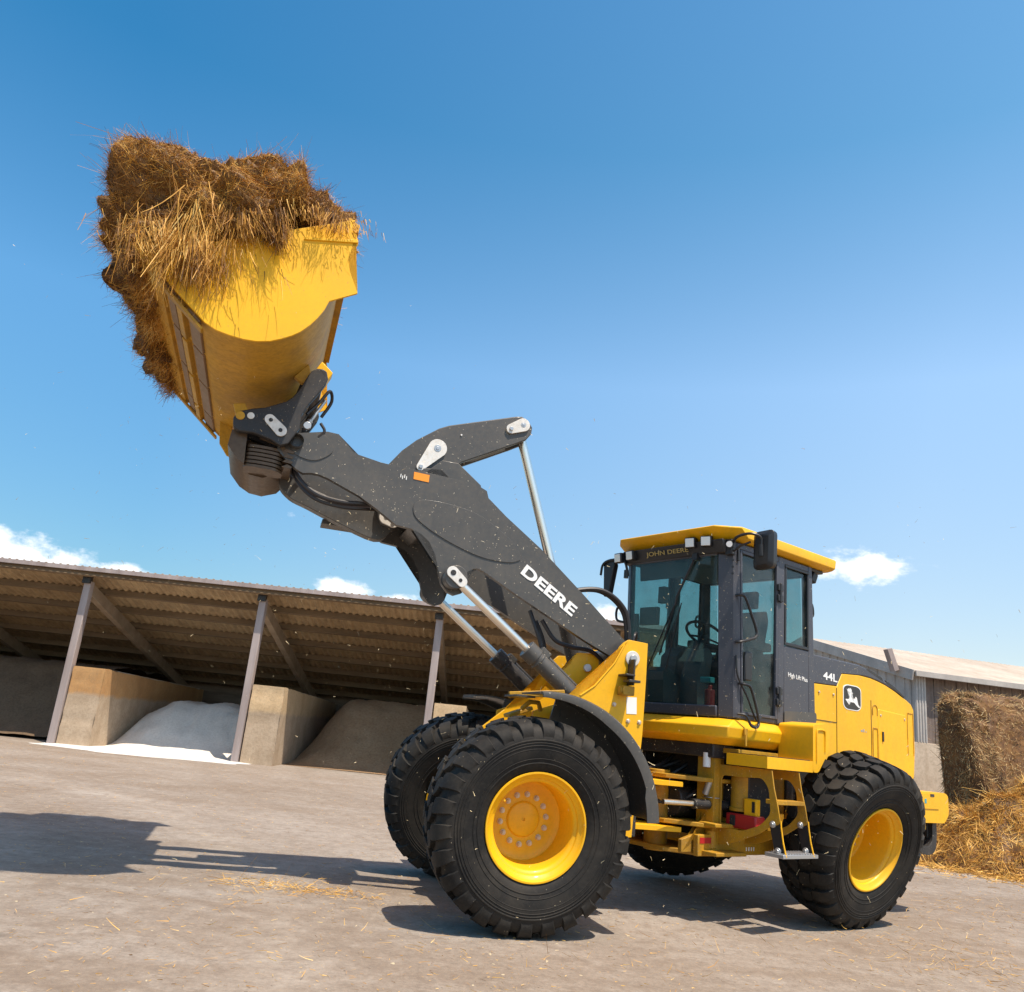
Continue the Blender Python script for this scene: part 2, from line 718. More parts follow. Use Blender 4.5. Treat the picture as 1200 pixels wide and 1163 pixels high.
# ---------------------------------------------------------------- straw strands (one mesh)
def strands(P, D, L, Wd, rng, bend=.5, seg=3, droop=.3):
    """P positions (n,3), D unit directions (n,3), L lengths, Wd widths -> verts, faces of thin bent blades"""
    n = len(P)
    side = np.cross(D, rng.normal(size=(n, 3)))
    side /= np.linalg.norm(side, axis=1)[:, None] + 1e-9
    curve = rng.normal(size=(n, 3)) * bend
    curve[:, 2] -= droop
    V = np.zeros((n, (seg + 1) * 2, 3))
    for i in range(seg + 1):
        t = i / seg
        c = P + D * (L * t)[:, None] + curve * (L * t * t)[:, None] * .5
        w = (Wd * (1 - .55 * t))[:, None]
        V[:, 2 * i] = c - side * w
        V[:, 2 * i + 1] = c + side * w
    base = (np.arange(n) * (seg + 1) * 2)[:, None]
    F = []
    for i in range(seg):
        F.append(base + np.array([2 * i, 2 * i + 1, 2 * i + 3, 2 * i + 2])[None])
    F = np.concatenate(F, 0)
    return V.reshape(-1, 3), F


def mesh_np(name, parts, mat, parent=None, dark=None, ndark=()):
    vs = []
    fs = []
    o = 0
    mi = []
    for k, (V, F) in enumerate(parts):
        mi += [1 if k in ndark else 0] * len(F)
        vs.append(V)
        fs += [tuple(int(i) + o for i in f) for f in F]
        o += len(V)
    V = np.concatenate(vs)
    me = bpy.data.meshes.new(name)
    me.from_pydata(V.tolist(), [], fs)
    me.materials.append(mat)
    if dark:
        me.materials.append(dark)
        me.polygons.foreach_set('material_index', mi)
    me.shade_smooth()
    ob = bpy.data.objects.new(name, me)
    COL.objects.link(ob)
    if parent is not None:
        ob.parent = parent
    return ob


def fbm(p, oct=4):
    v = 0
    a = .5
    q = Vector(p)
    for _ in range(oct):
        v += a * mnoise.noise(q)
        q = q * 2.03
        a *= .5
    return v


# ---------------------------------------------------------------- the yard: ground
def ground():
    m, nt, b = new_mat('worn_concrete_yard')
    big = noise(nt, .16, 6, .6, dist=.4)
    mid = noise(nt, .9, 7, .68)
    swp = noise(nt, .55, 6, .62, stretch=(.45, 1.9, 1), dist=.9)
    fine = noise(nt, 34, 5, .75)
    grit = noise(nt, 170, 3, .8)
    c = ramp(nt, big, [(.3, (.238, .190, .148)), (.55, (.300, .249, .202)), (.75, (.345, .297, .252))])
    c = mixc(nt, ramp(nt, swp, [(.48, (0, 0, 0)), (.66, (.6,) * 3)]), c, (.375, .338, .30))
    c = mixc(nt, ramp(nt, mid, [(.40, (0, 0, 0)), (.72, (.75,) * 3)]), c, (.205, .150, .104))
    c = mixc(nt, ramp(nt, fine, [(.35, (.45,) * 3), (.6, (0, 0, 0))]), c, (.14, .112, .09))
    far = noise(nt, .07, 4, .5, dist=.6)
    c = mixc(nt, ramp(nt, far, [(.46, (0, 0, 0)), (.62, (.55,) * 3)]), c, (.40, .375, .35))
    c = mixc(nt, ramp(nt, grit, [(.55, (0, 0, 0)), (.75, (.55,) * 3)]), c, (.44, .385, .32))
    # hairline cracks
    tc = nt.nodes.new('ShaderNodeTexCoord')
    nn = nt.nodes.new('ShaderNodeTexNoise')
    nn.inputs['Scale'].default_value = 1.1
    nn.inputs['Detail'].default_value = 5
    nt.links.new(tc.outputs['Object'], nn.inputs['Vector'])
    av = nt.nodes.new('ShaderNodeVectorMath')
    av.operation = 'ADD'
    nt.links.new(tc.outputs['Object'], av.inputs[0])
    nt.links.new(nn.outputs[1], av.inputs[1])
    vo = nt.nodes.new('ShaderNodeTexVoronoi')
    vo.feature = 'DISTANCE_TO_EDGE'
    vo.inputs['Scale'].default_value = .42
    nt.links.new(av.outputs[0], vo.inputs['Vector'])
    c = mixc(nt, ramp(nt, vo.outputs['Distance'], [(0, (.16,) * 3), (.006, (0, 0, 0))]), c, (.12, .10, .085))
    # wheel tracks swinging in towards the bays, and oily drips
    for cx_, cy_, r_, w_, st_, cc_ in ((9.0, 22.0, 13.2, .42, .34, (.20, .155, .118)), (9.0, 22.0, 15.1, .42, .30, (.20, .155, .118)), (-14, 2.0, 11.5, .5, .34, (.42, .37, .315)), (-14, 2.0, 13.4, .5, .30, (.42, .37, .315)), (2, 30, 19.5, .5, .3, (.42, .375, .33))):
        vm = nt.nodes.new('ShaderNodeVectorMath')
        vm.operation = 'DISTANCE'
        nt.links.new(tc.outputs['Object'], vm.inputs[0])
        vm.inputs[1].default_value = (cx_, cy_, 0)
        f1 = nt.nodes.new('ShaderNodeMath')
        f1.operation = 'SUBTRACT'
        nt.links.new(vm.outputs['Value'], f1.inputs[0])
        f1.inputs[1].default_value = r_
        f2 = nt.nodes.new('ShaderNodeMath')
        f2.operation = 'ABSOLUTE'
        nt.links.new(f1.outputs[0], f2.inputs[0])
        f3 = nt.nodes.new('ShaderNodeMath')
        f3.operation = 'MULTIPLY_ADD'
        nt.links.new(mid, f3.inputs[0])
        f3.inputs[1].default_value = .9
        nt.links.new(f2.outputs[0], f3.inputs[2])
        c = mixc(nt, ramp(nt, f3.outputs[0], [(.35, (st_,) * 3), (.35 + w_, (0, 0, 0))]), c, cc_)
    grn = noise(nt, 7, 6, .78)
    c = mixc(nt, ramp(nt, grn, [(.34, (.6,) * 3), (.52, (0, 0, 0))]), c, (.165, .125, .095))
    c = mixc(nt, ramp(nt, grn, [(.54, (0, 0, 0)), (.72, (.5,) * 3)]), c, (.42, .37, .32))
    c = mixc(nt, flecks(nt, 9, .11, (1, .6, 1)), c, (.50, .42, .28))
    c = mixc(nt, flecks(nt, 16, .12, (.6, 1, 1)), c, (.13, .10, .075))
    oil = noise(nt, 1.7, 3, .5)
    c = mixc(nt, ramp(nt, oil, [(.70, (0, 0, 0)), (.76, (.5,) * 3)]), c, (.10, .082, .065))
    nt.links.new(c, b.inputs['Base Color'])
    b.inputs['Roughness'].default_value = .88
    b.inputs['Specular IOR Level'].default_value = .25
    bump(nt, b, fine, .5, .014)
    g = MB()
    R = 1500
    xs = [-R, -60, -30, -15, 0, 15, 30, 60, R]
    g.add([(x, y, 0) for y in xs for x in xs], [(j * 9 + i, j * 9 + i + 1, (j + 1) * 9 + i + 1, (j + 1) * 9 + i) for j in range(8) for i in range(8)])
    o = g.build('ground', m, smooth=0)
    tag(o, kind='structure')


ground()

# ---------------------------------------------------------------- the wheel loader
FO, FA = Vector((.0843, 7.2781, 0)), 3.409985      # front axle on the ground, heading
RO, RA = Vector((2.7129, 8.5757, 0)), 3.791144     # rear axle
HO = RO + Vector((math.cos(RA), math.sin(RA), 0)) * 1.489
TRK, TR = 1.935, .725

loader = empty('wheel_loader', HO)
tag(loader, 'yellow wheel loader with charcoal boom raised high, carrying a heaped bucket of straw', 'wheel loader')


def fp(mb, name, mat, bevel=.006, smooth=35, frame='f', **k):
    """a part of the loader standing in the front (f) or rear (r) frame"""
    o, a = (FO, FA) if frame == 'f' else (RO, RA)
    return mb.build(name, mat, loader, bevel, smooth, loc=o - HO, rz=a, **k)


def rp(mb, name, mat, bevel=.006, smooth=35, **k):
    return fp(mb, name, mat, bevel, smooth, 'r', **k)


# ---- wheels
def tyre_mesh():
    m = MB()
    base = [(-.20, .352), (-.225, .375), (-.245, .42), (-.262, .50), (-.266, .555), (-.262, .60), (-.250, .635), (-.232, .662), (-.20, .680), (-.1, .688), (0, .690)]
    prof = base + [(-y, r) for y, r in reversed(base[:-1])]
    m.lathe(prof, 96)
    # raised rings on the sidewalls
    for s in (-1, 1):
        for y, r, w in ((.2665, .580, .005), (.2668, .562, .003), (.2665, .544, .0025), (.262, .52, .003), (.247, .425, .004), (.2535, .455, .002)):
            m.lathe([(s * (y - .006), r - w * 1.6), (s * (y + .003), r - w), (s * (y + .003), r + w), (s * (y - .006), r + w * 1.6)], 96)
    N = 26
    pit = 2 * PI / N

    def lug(sec, t0, s):
        vs = []
        for (y, dt, w, rt, rb) in sec:
            for (ww, r) in ((-w * 1.12, rb), (-w, rt), (w, rt), (w * 1.12, rb)):
                a = t0 + dt + ww
                vs.append((r * math.cos(a), s * y, r * math.sin(a)))
        fs = []
        n = len(sec)
        for i in range(n - 1):
            for k in range(3):
                fs.append((i * 4 + k, i * 4 + k + 1, (i + 1) * 4 + k + 1, (i + 1) * 4 + k))
        fs.append((3, 2, 1, 0))
        fs.append(tuple((n - 1) * 4 + k for k in range(4)))
        m.add(vs, fs)
    R = TR
    for s in (-1, 1):
        for k in range(N):
            t0 = k * pit + (pit / 2 if s > 0 else 0)
            w = pit * .30
            # centre block
            lug([(.006, -.06, w * .82, R - .003, .675), (.035, -.055, w * 1.1, R, .675), (.075, -.03, w * 1.12, R - .001, .675), (.112, -.005, w * .8, R - .004, .67)], t0, s)
            # shoulder block, running down the sidewall
            lug([(.124, .03, w * .74, R - .003, .665), (.15, .04, w * 1.0, R - .003, .665), (.205, .055, w * 1.02, R - .012, .65), (.236, .062, w * .98, R - .034, .63),
                 (.255, .066, w * .90, R - .066, .61), (.264, .068, w * .80, R - .098, .60), (.260, .069, w * .68, R - .112, .595)], t0, s)
    return m


def rim_mesh():
    m = MB()
    # outer face on the +y side
    prof = [(.150, .350), (.205, .356), (.226, .366), (.232, .363), (.232, .352), (.222, .345), (.205, .338), (.196, .322), (.188, .316), (.178, .314), (.170, .296), (.150, .288),
            (-.06, .280), (-.08, .276)]
    m.lathe(prof, 72)
    m.lathe([(-.095, .2745), (-.22, .29), (-.225, .352), (-.15, .350)], 48)
    # a bead seat ring groove and valve
    m.tube([(.25, .17, .10), (.262, .19, .105), (.27, .215, .108)], .007, 8)
    return m


def disc_mesh():
    m = MB()
    m.lathe([(-.078, .2755), (-.088, .262), (-.094, .245), (-.094, .215), (-.094, .125), (-.082, .118), (-.076, .110), (-.076, .012), (-.086, .010), (-.086, .0005)], 72)
    return m


def nut_mesh():
    m = MB()
    c = (0, 0, 0)
    m.tube([(0, .0, 0), (0, .008, 0), (0, .0081, 0), (0, .028, 0), (0, .0281, 0), (0, .036, 0)], [.021, .021, .0155, .0155, .009, .009], 8)
    return m




def make_wheel():
    w = empty('wheel', parent=loader)
    t = tyre_mesh().build('tyre', RUBBER, w, bevel=.004, smooth=40, seg=1)
    r = rim_mesh().build('rim', YEL, w, smooth=50)
    d = disc_mesh().build('wheel_disc', YEL, w, smooth=50)
    n0 = nut_mesh().build('wheel_nut', BOLT, w, smooth=35)
    for k in range(14):
        nn = n0 if k == 0 else n0.copy()
        if k:
            COL.objects.link(nn)
            nn.parent = w
        a = 2 * PI * k / 14 + .1
        nn.location = (.172 * math.cos(a), -.094, .172 * math.sin(a))
    return w


wheel0 = make_wheel()


def place_wheel(w, o, a, side, spin):
    w.location = o - HO + Vector((-math.sin(a), math.cos(a), 0)) * (side * TRK / 2) + Vector((0, 0, TR))
    w.rotation_mode = 'ZYX'
    w.rotation_euler = (0, spin, a if side > 0 else a + PI)


for i, (o, a, s, sp) in enumerate(((FO, FA, 1, .2), (FO, FA, -1, 1.0), (RO, RA, 1, .5), (RO, RA, -1, 1.4))):
    w = wheel0 if i == 0 else copy_tree(wheel0, loader)
    place_wheel(w, o, a, s, sp)

# ---- front frame: tower, axle, articulation
m = MB()
TOW = [(-.864, 2.131), (-.90, 2.155), (-1.071, 2.145), (-1.072, 1.825), (-1.066, 1.415), (-1.035, .951), (-1.02, .62), (-.3, .55), (-.10, .95), (-.12, 1.50), (-.32, 1.58), (-.474, 1.638), (-.593, 1.719), (-.749, 1.901), (-.827, 2.09)]
for s in (-1, 1):
    m.prism(TOW, s * .50, s * .54)
TIN = [(-.505, 1.921), (-.53, 1.99), (-.564, 2.025), (-.751, 2.036), (-.757, 1.94), (-.697, 1.847), (-.70, 1.746), (-.80, 1.5), (-.7, .9), (.2, .8), (.3, 1.15), (-.1, 1.5), (-.34, 1.65), (-.432, 1.853)]
for s in (-1, 1):
    m.prism(TIN, s * .22, s * .26)
m.bbox((-1.0, -.5, .55), (.05, .5, .95))
m.bbox((-.36, -.22, 1.0), (-.30, .22, 1.62))
m.prism([(-1.06, 1.36), (-1.06, 1.42), (-.75, 1.42), (-.75, 1.36)], -.5, .5)
for z0, z1 in ((1.02, 1.06), (.66, .70)):
    m.prism([(-1.0, z0), (-1.0, z1), (-1.58, z1), (-1.58, z0)], -.30, .30)
tower = fp(m, 'front_frame', YEL, .008)
for bx, bz in ((-1.03, 1.50), (-.93, 1.50), (-1.03, 1.30), (-.80, 1.62), (-.70, 1.40)):
    m = MB()
    m.tube([(bx, .54, bz), (bx, .546, bz), (bx, .5461, bz), (bx, .556, bz)], [.020, .020, .013, .013], 6)
    m.build('frame_bolt', BOLT, tower, .002)
m = MB()
m.tube([(p[0], .543, p[1]) for p in [(-.50, 1.66), (-.62, 1.75), (-.78, 1.95), (-.86, 2.11)]], .007, 6)
m.build('weld_bead', YEL, tower)
m = MB()
m.bbox((-.18, -.70, .60), (.18, .70, .86))
m.cyl((0, -.75, .725), (0, .75, .725), .17, 24)
m.lathe([(-.14, .30), (-.08, .34), (.08, .34), (.14, .30)], 28, c=(0, 0, .725))
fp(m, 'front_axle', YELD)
m = MB()
m.bbox((-1.075, -.49, .62), (-1.02, .49, 2.02))
m.bbox((-1.0, -.2, 1.1), (-.82, .2, 1.9))
fp(m, 'tower_inner_shield', BLACK)
# pin covers and label on the tower
m = MB()
m.tube([(-.936, .54, 2.004), (-.936, .556, 2.004)], .062, 28)
m.tube([(-.65, .26, 1.906), (-.65, .29, 1.906)], .032, 20)
m.build_each('pin_cover', SILVER, tower, .003)
m = MB()
m.tube([(-.936, .557, 2.004), (-.936, .578, 2.004)], .03, 16)
m.build('pin_end', STEEL, tower, .003)
m = MB()
m.prism([(-.905, 1.69), (-.995, 1.695), (-1.003, 1.562), (-.913, 1.557)], .541, .5425)
m.build('white_label', WHITE, tower, 0)
m = MB()
m.bbox((-.90, .54, 1.85), (-.82, .70, 1.865))
m.bbox((-.915, .54, 1.78), (-.90, .66, 1.99))
m.bbox((-.94, .60, 1.80), (-.84, .72, 1.82))
m.build('lamp_bracket', BLACK, tower, .003)
m = MB()
m.box((-.87, .60, 1.735), (.10, .12, .075))
m.tube([(-.83, .62, 1.735), (-.80, .62, 1.735)], .03, 16)
m.build('bracket_foot', YELD, tower, .006)

# fenders
def fender(s):
    m = MB()
    n = 22
    R0 = .905
    vs = []
    prof = [(.70, -.012), (.70, .0), (1.185, .004), (1.218, -.012), (1.222, -.05), (1.218, -.085), (1.208, -.085), (1.21, -.05), (1.196, -.022), (1.17, -.014)]
    for i in range(n + 1):
        t = RAD(86 + (175 - 86) * i / n)
        flat = 1.0 + .02 * math.sin((t - RAD(95)) * 2.2)
        for (y, dr) in prof:
            k = 1.0
            dd = dr * (1 if y < 1.2 else (.45 + .55 * min(1, i / 9)) * (1 if i < n - 3 else 1.25))
            r = R0 * flat + dd
            vs.append((r * math.cos(t) - .02, s * y, TR + r * math.sin(t)))
    p = len(prof)
    fs = [(i * p + k, i * p + (k + 1) % p, (i + 1) * p + (k + 1) % p, (i + 1) * p + k) for i in range(n) for k in range(p)]
    fs += [tuple(range(p)), tuple(n * p + k for k in range(p))]
    m.add(vs, fs)
    # inner splash wall
    R1, R2 = .68, .915
    arc = [RAD(104 + 72 * k / 18) for k in range(19)]
    m.prism([(R1 * math.cos(t) - .02, TR + R1 * math.sin(t)) for t in arc] + [(R2 * math.cos(t) - .02, TR + R2 * math.sin(t)) for t in arc[::-1]], s * .690, s * .712)
    # front flap lying forward over the tyre
    m.bbox((-.02, s * .50, 1.585), (.12, s * .86, 1.60))
    m.box((-.30, s * .62, 1.50), (.05, .25, .05))
    m.box((-.85, s * .62, 1.15), (.05, .25, .05))
    return fp(m, 'fender', CHAR, .004, 40)


for s in (1, -1):
    fender(s)
m = MB()
m.beam((.10, .56, 1.60), (-.34, .60, 1.66), .05, .05)
m.beam((-.1, .50, 1.52), (.10, .54, 1.44), .10, .03)
m.tube([(.02, .66, 1.50), (-.03, .70, 1.56), (-.10, .70, 1.56), (-.13, .68, 1.50)], .02, 8)
fp(m, 'fender_mount', YELD, .006)

# ---- boom
BOOM = [(2.171, 3.376), (2.061, 3.434), (1.795, 3.502), (1.705, 3.498), (1.642, 3.444), (1.57, 3.375), (1.525, 3.357), (1.339, 3.327), (1.282, 3.323), (1.057, 3.316), (.732, 3.299), (.519, 3.285), (.425, 3.245), (.404, 3.186), (.231, 3.052), (-.102, 2.824), (-.486, 2.515), (-.878, 2.186), (-.96, 2.12), (-1.02, 2.06), (-1.01, 1.96), (-.95, 1.92), (-.844, 1.99), (-.765, 2.026), (-.565, 2.108), (-.151, 2.303), (.08, 2.413), (.376, 2.562), (.43, 2.58), (.471, 2.57), (.518, 2.534), (.53, 2.456), (.515, 2.40), (.54, 2.36), (.60, 2.335), (.66, 2.353), (.717, 2.414), (.752, 2.52), (.795, 2.641), (.857, 2.738), (.93, 2.79), (1.009, 2.82), (1.144, 2.833), (1.311, 2.933), (1.471, 3.019), (1.734, 3.118), (1.80, 3.135), (1.862, 3.139), (1.93, 3.125), (1.981, 3.145), (2.069, 3.202), (2.154, 3.278)]
m = MB()
for s in (-1, 1):
    m.prism(BOOM, s * .36, s * .42)
boom = fp(m, 'boom', CHAR, .008)
m = MB()
m.lathe([(-.36, .13), (.36, .13)], 28, c=(.86, 0, 3.08))
m.prism([(.45, 3.24), (.75, 3.10), (1.0, 2.9), (.9, 2.83), (.6, 2.95), (.3, 3.05)], -.36, .36)
m.prism([(.62, 3.28), (.80, 3.42), (.95, 3.40), (1.1, 3.2), (.8, 3.1)], .17, .24)
m.prism([(.40, 3.2), (.44, 3.34), (.66, 3.56), (.95, 3.55), (1.1, 3.2), (.8, 3.1)], -.24, -.17)
m.prism([(.40, 3.2), (.44, 3.34), (.66, 3.50), (.80, 3.50), (1.1, 3.2), (.8, 3.1)], .17, .24)
m.lathe([(-.36, .11), (.36, .11)], 24, c=(-.93, 0, 2.0))
m.lathe([(-.5, .055), (.5, .055)], 20, c=(2.02, 0, 3.36))
m.build_each('cross_tube', CHAR, boom, .006)


def weld_line(pts, y, parent, name, mat, r=.006):
    mm = MB()
    P = [(p[0], y, p[1]) for p in pts]
    mm.tube(P + [P[0]], r, 6, cap=False)
    return mm.build(name, mat, parent)


ELL = smooth_closed([(1.025, 2.99), (1.0, 3.05), (.922, 3.078), (.705, 3.074), (.441, 3.016), (.162, 2.849), (.075, 2.731), (.11, 2.685), (.218, 2.665), (.44, 2.682), (.741, 2.778), (.97, 2.898)], 5)
m = MB()
m.prism(ELL, .4202, .4275)
m.build('reinforcing_plate', CHAR, boom, .005)
m = MB()
m.prism(smooth_closed([(2.04, 3.40), (1.99, 3.445), (1.831, 3.470), (1.75, 3.41), (1.735, 3.33), (1.849, 3.244), (1.984, 3.254), (2.045, 3.3)], 5), .4202, .4275)
m.build('end_plate', CHAR, boom, .005)
m = MB()
m.prism([(1.056, 3.297), (.925, 3.292), (.925, 3.229), (1.054, 3.235)], .4205, .424)
m.build('reflector', ORANGE, boom, 0)
m = MB()
for k in range(4):
    m.box((1.16 - k * .016, .4215, 3.245 - (k % 2) * .012), (.006, .002, .03))
m.build('white_mark', WHITE, boom, 0)
P0, P1, PU = Vector((.065, .4215, 2.594)), Vector((-.416, .4215, 2.295)), Vector((.008, .4215, 2.677))
text('boom_lettering', 'DEERE', WHITE, boom, P0 - Vector((0, 0, .0)), P1 - P0, (PU - P0).normalized() - (P1 - P0).normalized() * ((PU - P0).normalized().dot((P1 - P0).normalized())), .098, (P1 - P0).length, .035, .003)
# hub around the lift cylinder pin
m = MB()
for s in (-1, 1):
    m.tube([(.625, s * .40, 2.465), (.625, s * .535, 2.465)], .095, 28)
m.build_each('cylinder_hub', CHAR, boom, .006)
for s in (-1, 1):
    m = MB()
    m.prism(capsule((.660, 2.497), .047, (.575, 2.43), .042), s * .536, s * .552)
    pc = m.build('pin_cover', SILVER, boom, .005)
    m = MB()
    for c, r in (((.655, 2.493), .023), ((.59, 2.44), .015)):
        m.tube([(c[0], s * .5525, c[1]), (c[0], s * .556, c[1])], r, 16)
    m.build_each('pin_bolt', BLACK, boom, .002)

# hoses under the boom
m = MB()
for k, (dy, dz) in enumerate(((.28, 0), (.24, -.03), (.20, .01))):
    m.tube(spline([(2.02, dy, 3.24 + dz), (1.95, dy + .05, 3.10 + dz), (1.80, dy + .10, 2.985 + dz), (1.60, dy + .10, 2.955 + dz), (1.40, dy + .06, 2.98 + dz), (1.2, dy, 2.99)]), .018, 8)
fp(m, 'hydraulic_hose', HOSE, 0)
m = MB()
for dy in (.10, .16):
    m.tube(spline([(-.30, dy, 2.50), (-.663, dy, 2.60), (-.847, dy, 2.585), (-.996, dy, 2.48), (-1.057, dy, 2.33), (-1.07, dy, 2.05), (-1.04, dy, 1.8)]), .020, 8)
m.tube(spline([(-.20, .30, 2.25), (-.32, .32, 2.10), (-.48, .3, 2.06), (-.7, .3, 2.03), (-.95, .28, 1.8)]), .018, 8)
m.tube(spline([(-.10, .26, 2.32), (-.18, .3, 2.12), (-.28, .3, 1.9), (-.5, .28, 1.7)]), .018, 8)
m.tube(spline([(-.18, .20, 2.25), (-.25, .22, 2.1), (-.33, .22, 1.85), (-.5, .2, 1.65)]), .018, 8)
m.tube(spline([(-1.03, .32, 2.16), (-1.06, .30, 2.24), (-1.12, .20, 2.25), (-1.14, .12, 2.12)]), .012, 8)
fp(m, 'hydraulic_hose', HOSE, 0)

# lift cylinders
def lift_cylinder(s):
    y = .465 * s
    a, b, c = Vector((.625, y, 2.465)), Vector((-.045, y, 1.975)), Vector((-.60, y, 1.555))
    d = (c - a).normalized()
    m = MB()
    m.cyl(b, c, .070, 24)
    m.cyl(b - d * .012, b + d * .10, .080, 24)
    m.cyl(b + d * .12, b + d * .14, .077, 24)
    m.box(b + d * .13 + Vector((-.04, -s * .0, .06)), (.09, .07, .07), Matrix(((d.x, 0, -d.z), (0, 1, 0), (d.z, 0, d.x))))
    m.tube([b + d * .16 + Vector((-.05, 0, .055)), c + Vector((-.05, 0, .055))], .016, 8)
    m.cyl(c + Vector((0, -.05, 0)), c + Vector((0, .05, 0)), .09, 24)
    o = fp(m, 'lift_cylinder', CHAR if s > 0 else BLACK, .005)
    m = MB()
    m.cyl(a + d * .07, b, .036, 24)
    m.build('piston_rod', CHROME, o)
    m = MB()
    q = b + d * .36
    m.lathe([(-.012, .0745), (.012, .0745)], 24)
    return o


for s in (1, -1):
    lift_cylinder(s)

# bell crank, its link, the tilt cylinder
LEV = [(1.259, 3.30), (1.235, 3.42), (1.14, 3.56), (1.027, 3.679), (.843, 3.824), (.76, 3.868), (.651, 3.907), (.157, 4.079), (.10, 4.09), (.04, 4.065), (-.006, 4.005), (-.003, 3.94), (.04, 3.875), (.131, 3.82), (.35, 3.696), (.608, 3.551), (.707, 3.441), (.866, 3.284), (1.065, 2.931), (1.10, 2.885), (1.165, 2.869), (1.23, 2.885), (1.266, 2.95), (1.275, 3.05)]
m = MB()
for s in (-1, 1):
    m.prism(LEV, s * .07, s * .115)
m.prism([(.58, 3.58), (.62, 3.72), (.86, 3.62), (.98, 3.48), (1.05, 3.2), (.9, 3.3), (.78, 3.46)], -.07, .07)
lever = fp(m, 'bell_crank', CHAR, .008)
for c0, r0, c1, r1 in (((.838, 3.632), .083, (.965, 3.440), .036), ((.085, 4.005), .062, (.195, 3.945), .045), ((1.194, 2.949), .06, (1.13, 2.92), .05)):
    m = MB()
    m.prism(capsule(c0, r0, c1, r1), .116, .136)
    pc = m.build('pin_cover', SILVER, lever, .006)
    m = MB()
    d = Vector(c1) - Vector(c0)
    m.tube([(c0[0], .1365, c0[1]), (c0[0], .139, c0[1])], r0 * .38, 18)
    m.tube([(c0[0], .139, c0[1]), (c0[0], .143, c0[1])], r0 * .2, 12)
    m.tube([(c1[0], .1365, c1[1]), (c1[0], .15, c1[1])], .018, 12)
    m.build_each('pin_bolt', STEEL, lever, .002)
m = MB()
m.tube([(.64, .116, 3.80), (.64, .124, 3.80)], .008, 10)
m.build('grease_nipple', SILVER, lever)
LINK = smooth_closed([(2.05, 3.22), (1.956, 3.15), (1.585, 3.04), (1.225, 3.04), (1.10, 2.96), (1.137, 2.84), (1.252, 2.76), (1.589, 2.855), (1.844, 2.945), (2.0, 3.0), (2.10, 3.10)], 4)
m = MB()
m.prism(LINK, -.06, .06)
m.bbox((1.3, -.3, 2.86), (1.7, -.1, 2.9))
fp(m, 'guide_link', CHAR, .008)
a, b, c = Vector((.085, 0, 4.0)), Vector((-.36, 0, 2.56)), Vector((-.65, 0, 1.906))
b = a + (c - a) * .66
m = MB()
m.cyl(b, c, .062, 24)
m.cyl(b, b + (c - b).normalized() * .08, .072, 24)
m.cyl(c + Vector((0, -.06, 0)), c + Vector((0, .06, 0)), .09, 24)
tilt = fp(m, 'tilt_cylinder', BLACK, .005)
m = MB()
m.cyl(a, b, .041, 24)
m.build('piston_rod', CHROME, tilt)
m = MB()
m.cyl(a + Vector((0, -.06, 0)), a + Vector((0, .06, 0)), .06, 20)
m.build('rod_eye', CHAR, tilt, .004)

# ---- quick coupler
COUP = [(2.506, 3.372), (2.519, 3.446), (2.481, 3.508), (2.385, 3.549), (2.30, 3.575), (2.215, 3.622), (2.15, 3.66), (2.109, 3.703), (2.06, 3.80), (2.022, 3.91), (2.0, 3.955), (1.962, 3.985), (1.915, 3.99), (1.883, 3.975), (1.863, 3.916), (1.875, 3.86), (1.913, 3.782), (1.982, 3.66), (2.017, 3.569), (2.015, 3.457), (2.078, 3.315), (2.138, 3.286), (2.216, 3.323), (2.35, 3.352), (2.463, 3.345)]
m = MB()
for s in (-1, 1):
    m.prism(COUP, s * .45, s * .51)
m.prism([(2.52, 3.44), (2.44, 3.52), (2.40, 3.50), (2.46, 3.40)], -.45, .45)
m.prism([(1.96, 3.95), (1.89, 3.95), (1.90, 3.86), (1.97, 3.86)], -.45, .45)
for s in (-1, 1):
    m.prism([(x + .06, z + .03) for x, z in COUP[10:]] + [(2.40, 3.48), (2.15, 3.58)], s * .20, s * .25)
coup = fp(m, 'quick_coupler', BLACK, .008)
m = MB()
m.prism([(2.503, 3.373), (2.355, 3.376), (2.219, 3.345), (2.10, 3.30), (2.05, 3.17), (2.116, 3.057), (2.234, 2.996), (2.341, 3.009), (2.429, 3.069), (2.52, 3.2)], -.44, .20)
m.prism([(2.515, 3.37), (2.40, 3.375), (2.38, 3.03), (2.44, 3.075), (2.525, 3.2)], .20, .43)
for k in range(6):
    z_ = 3.015 + k * .042
    m.prism(roundpoly([(2.385, .20), (2.385, .41), (2.30, .435), (2.16, .43), (2.09 - .004 * k, .36), (2.09, .20)], .05), z_, z_ + .030, axis='z')
m.prism([(2.385, 3.02), (2.10, 3.05), (2.07, 3.2), (2.12, 3.29), (2.385, 3.30)], .20, .33)
BAND = [(2.503, 3.373), (2.525, 3.2), (2.43, 3.067), (2.341, 3.007), (2.234, 2.994), (2.116, 3.055), (2.05, 3.17)]
m.prism(BAND + [(x * .97 + .068, z * .97 + .096) for x, z in BAND[::-1]], -.45, .20)
for k in range(4):
    m.prism([(2.09 - .01 * k, 3.27 - k * .055), (2.02, 3.25 - k * .055), (2.03, 3.225 - k * .055), (2.10, 3.235 - k * .055)], -.30, .43)
m.prism([(2.30, 3.36), (2.16, 3.33), (2.11, 3.30), (2.06, 3.20), (2.09, 3.19), (2.14, 3.28), (2.30, 3.33)], .40, .425)
m.v = [(x, y, 3.38 - (3.38 - z) * .76) for x, y, z in m.v]
m.build('coupler_box', WELD, coup, .012)
m = MB()
m.prism(capsule((2.248, 3.482), .040, (2.152, 3.405), .046), .511, .527)
m.tube([(2.393, .511, 3.483), (2.393, .52, 3.483)], .028, 18)
m.build_each('pin_cover', SILVER, coup, .005)
m = MB()
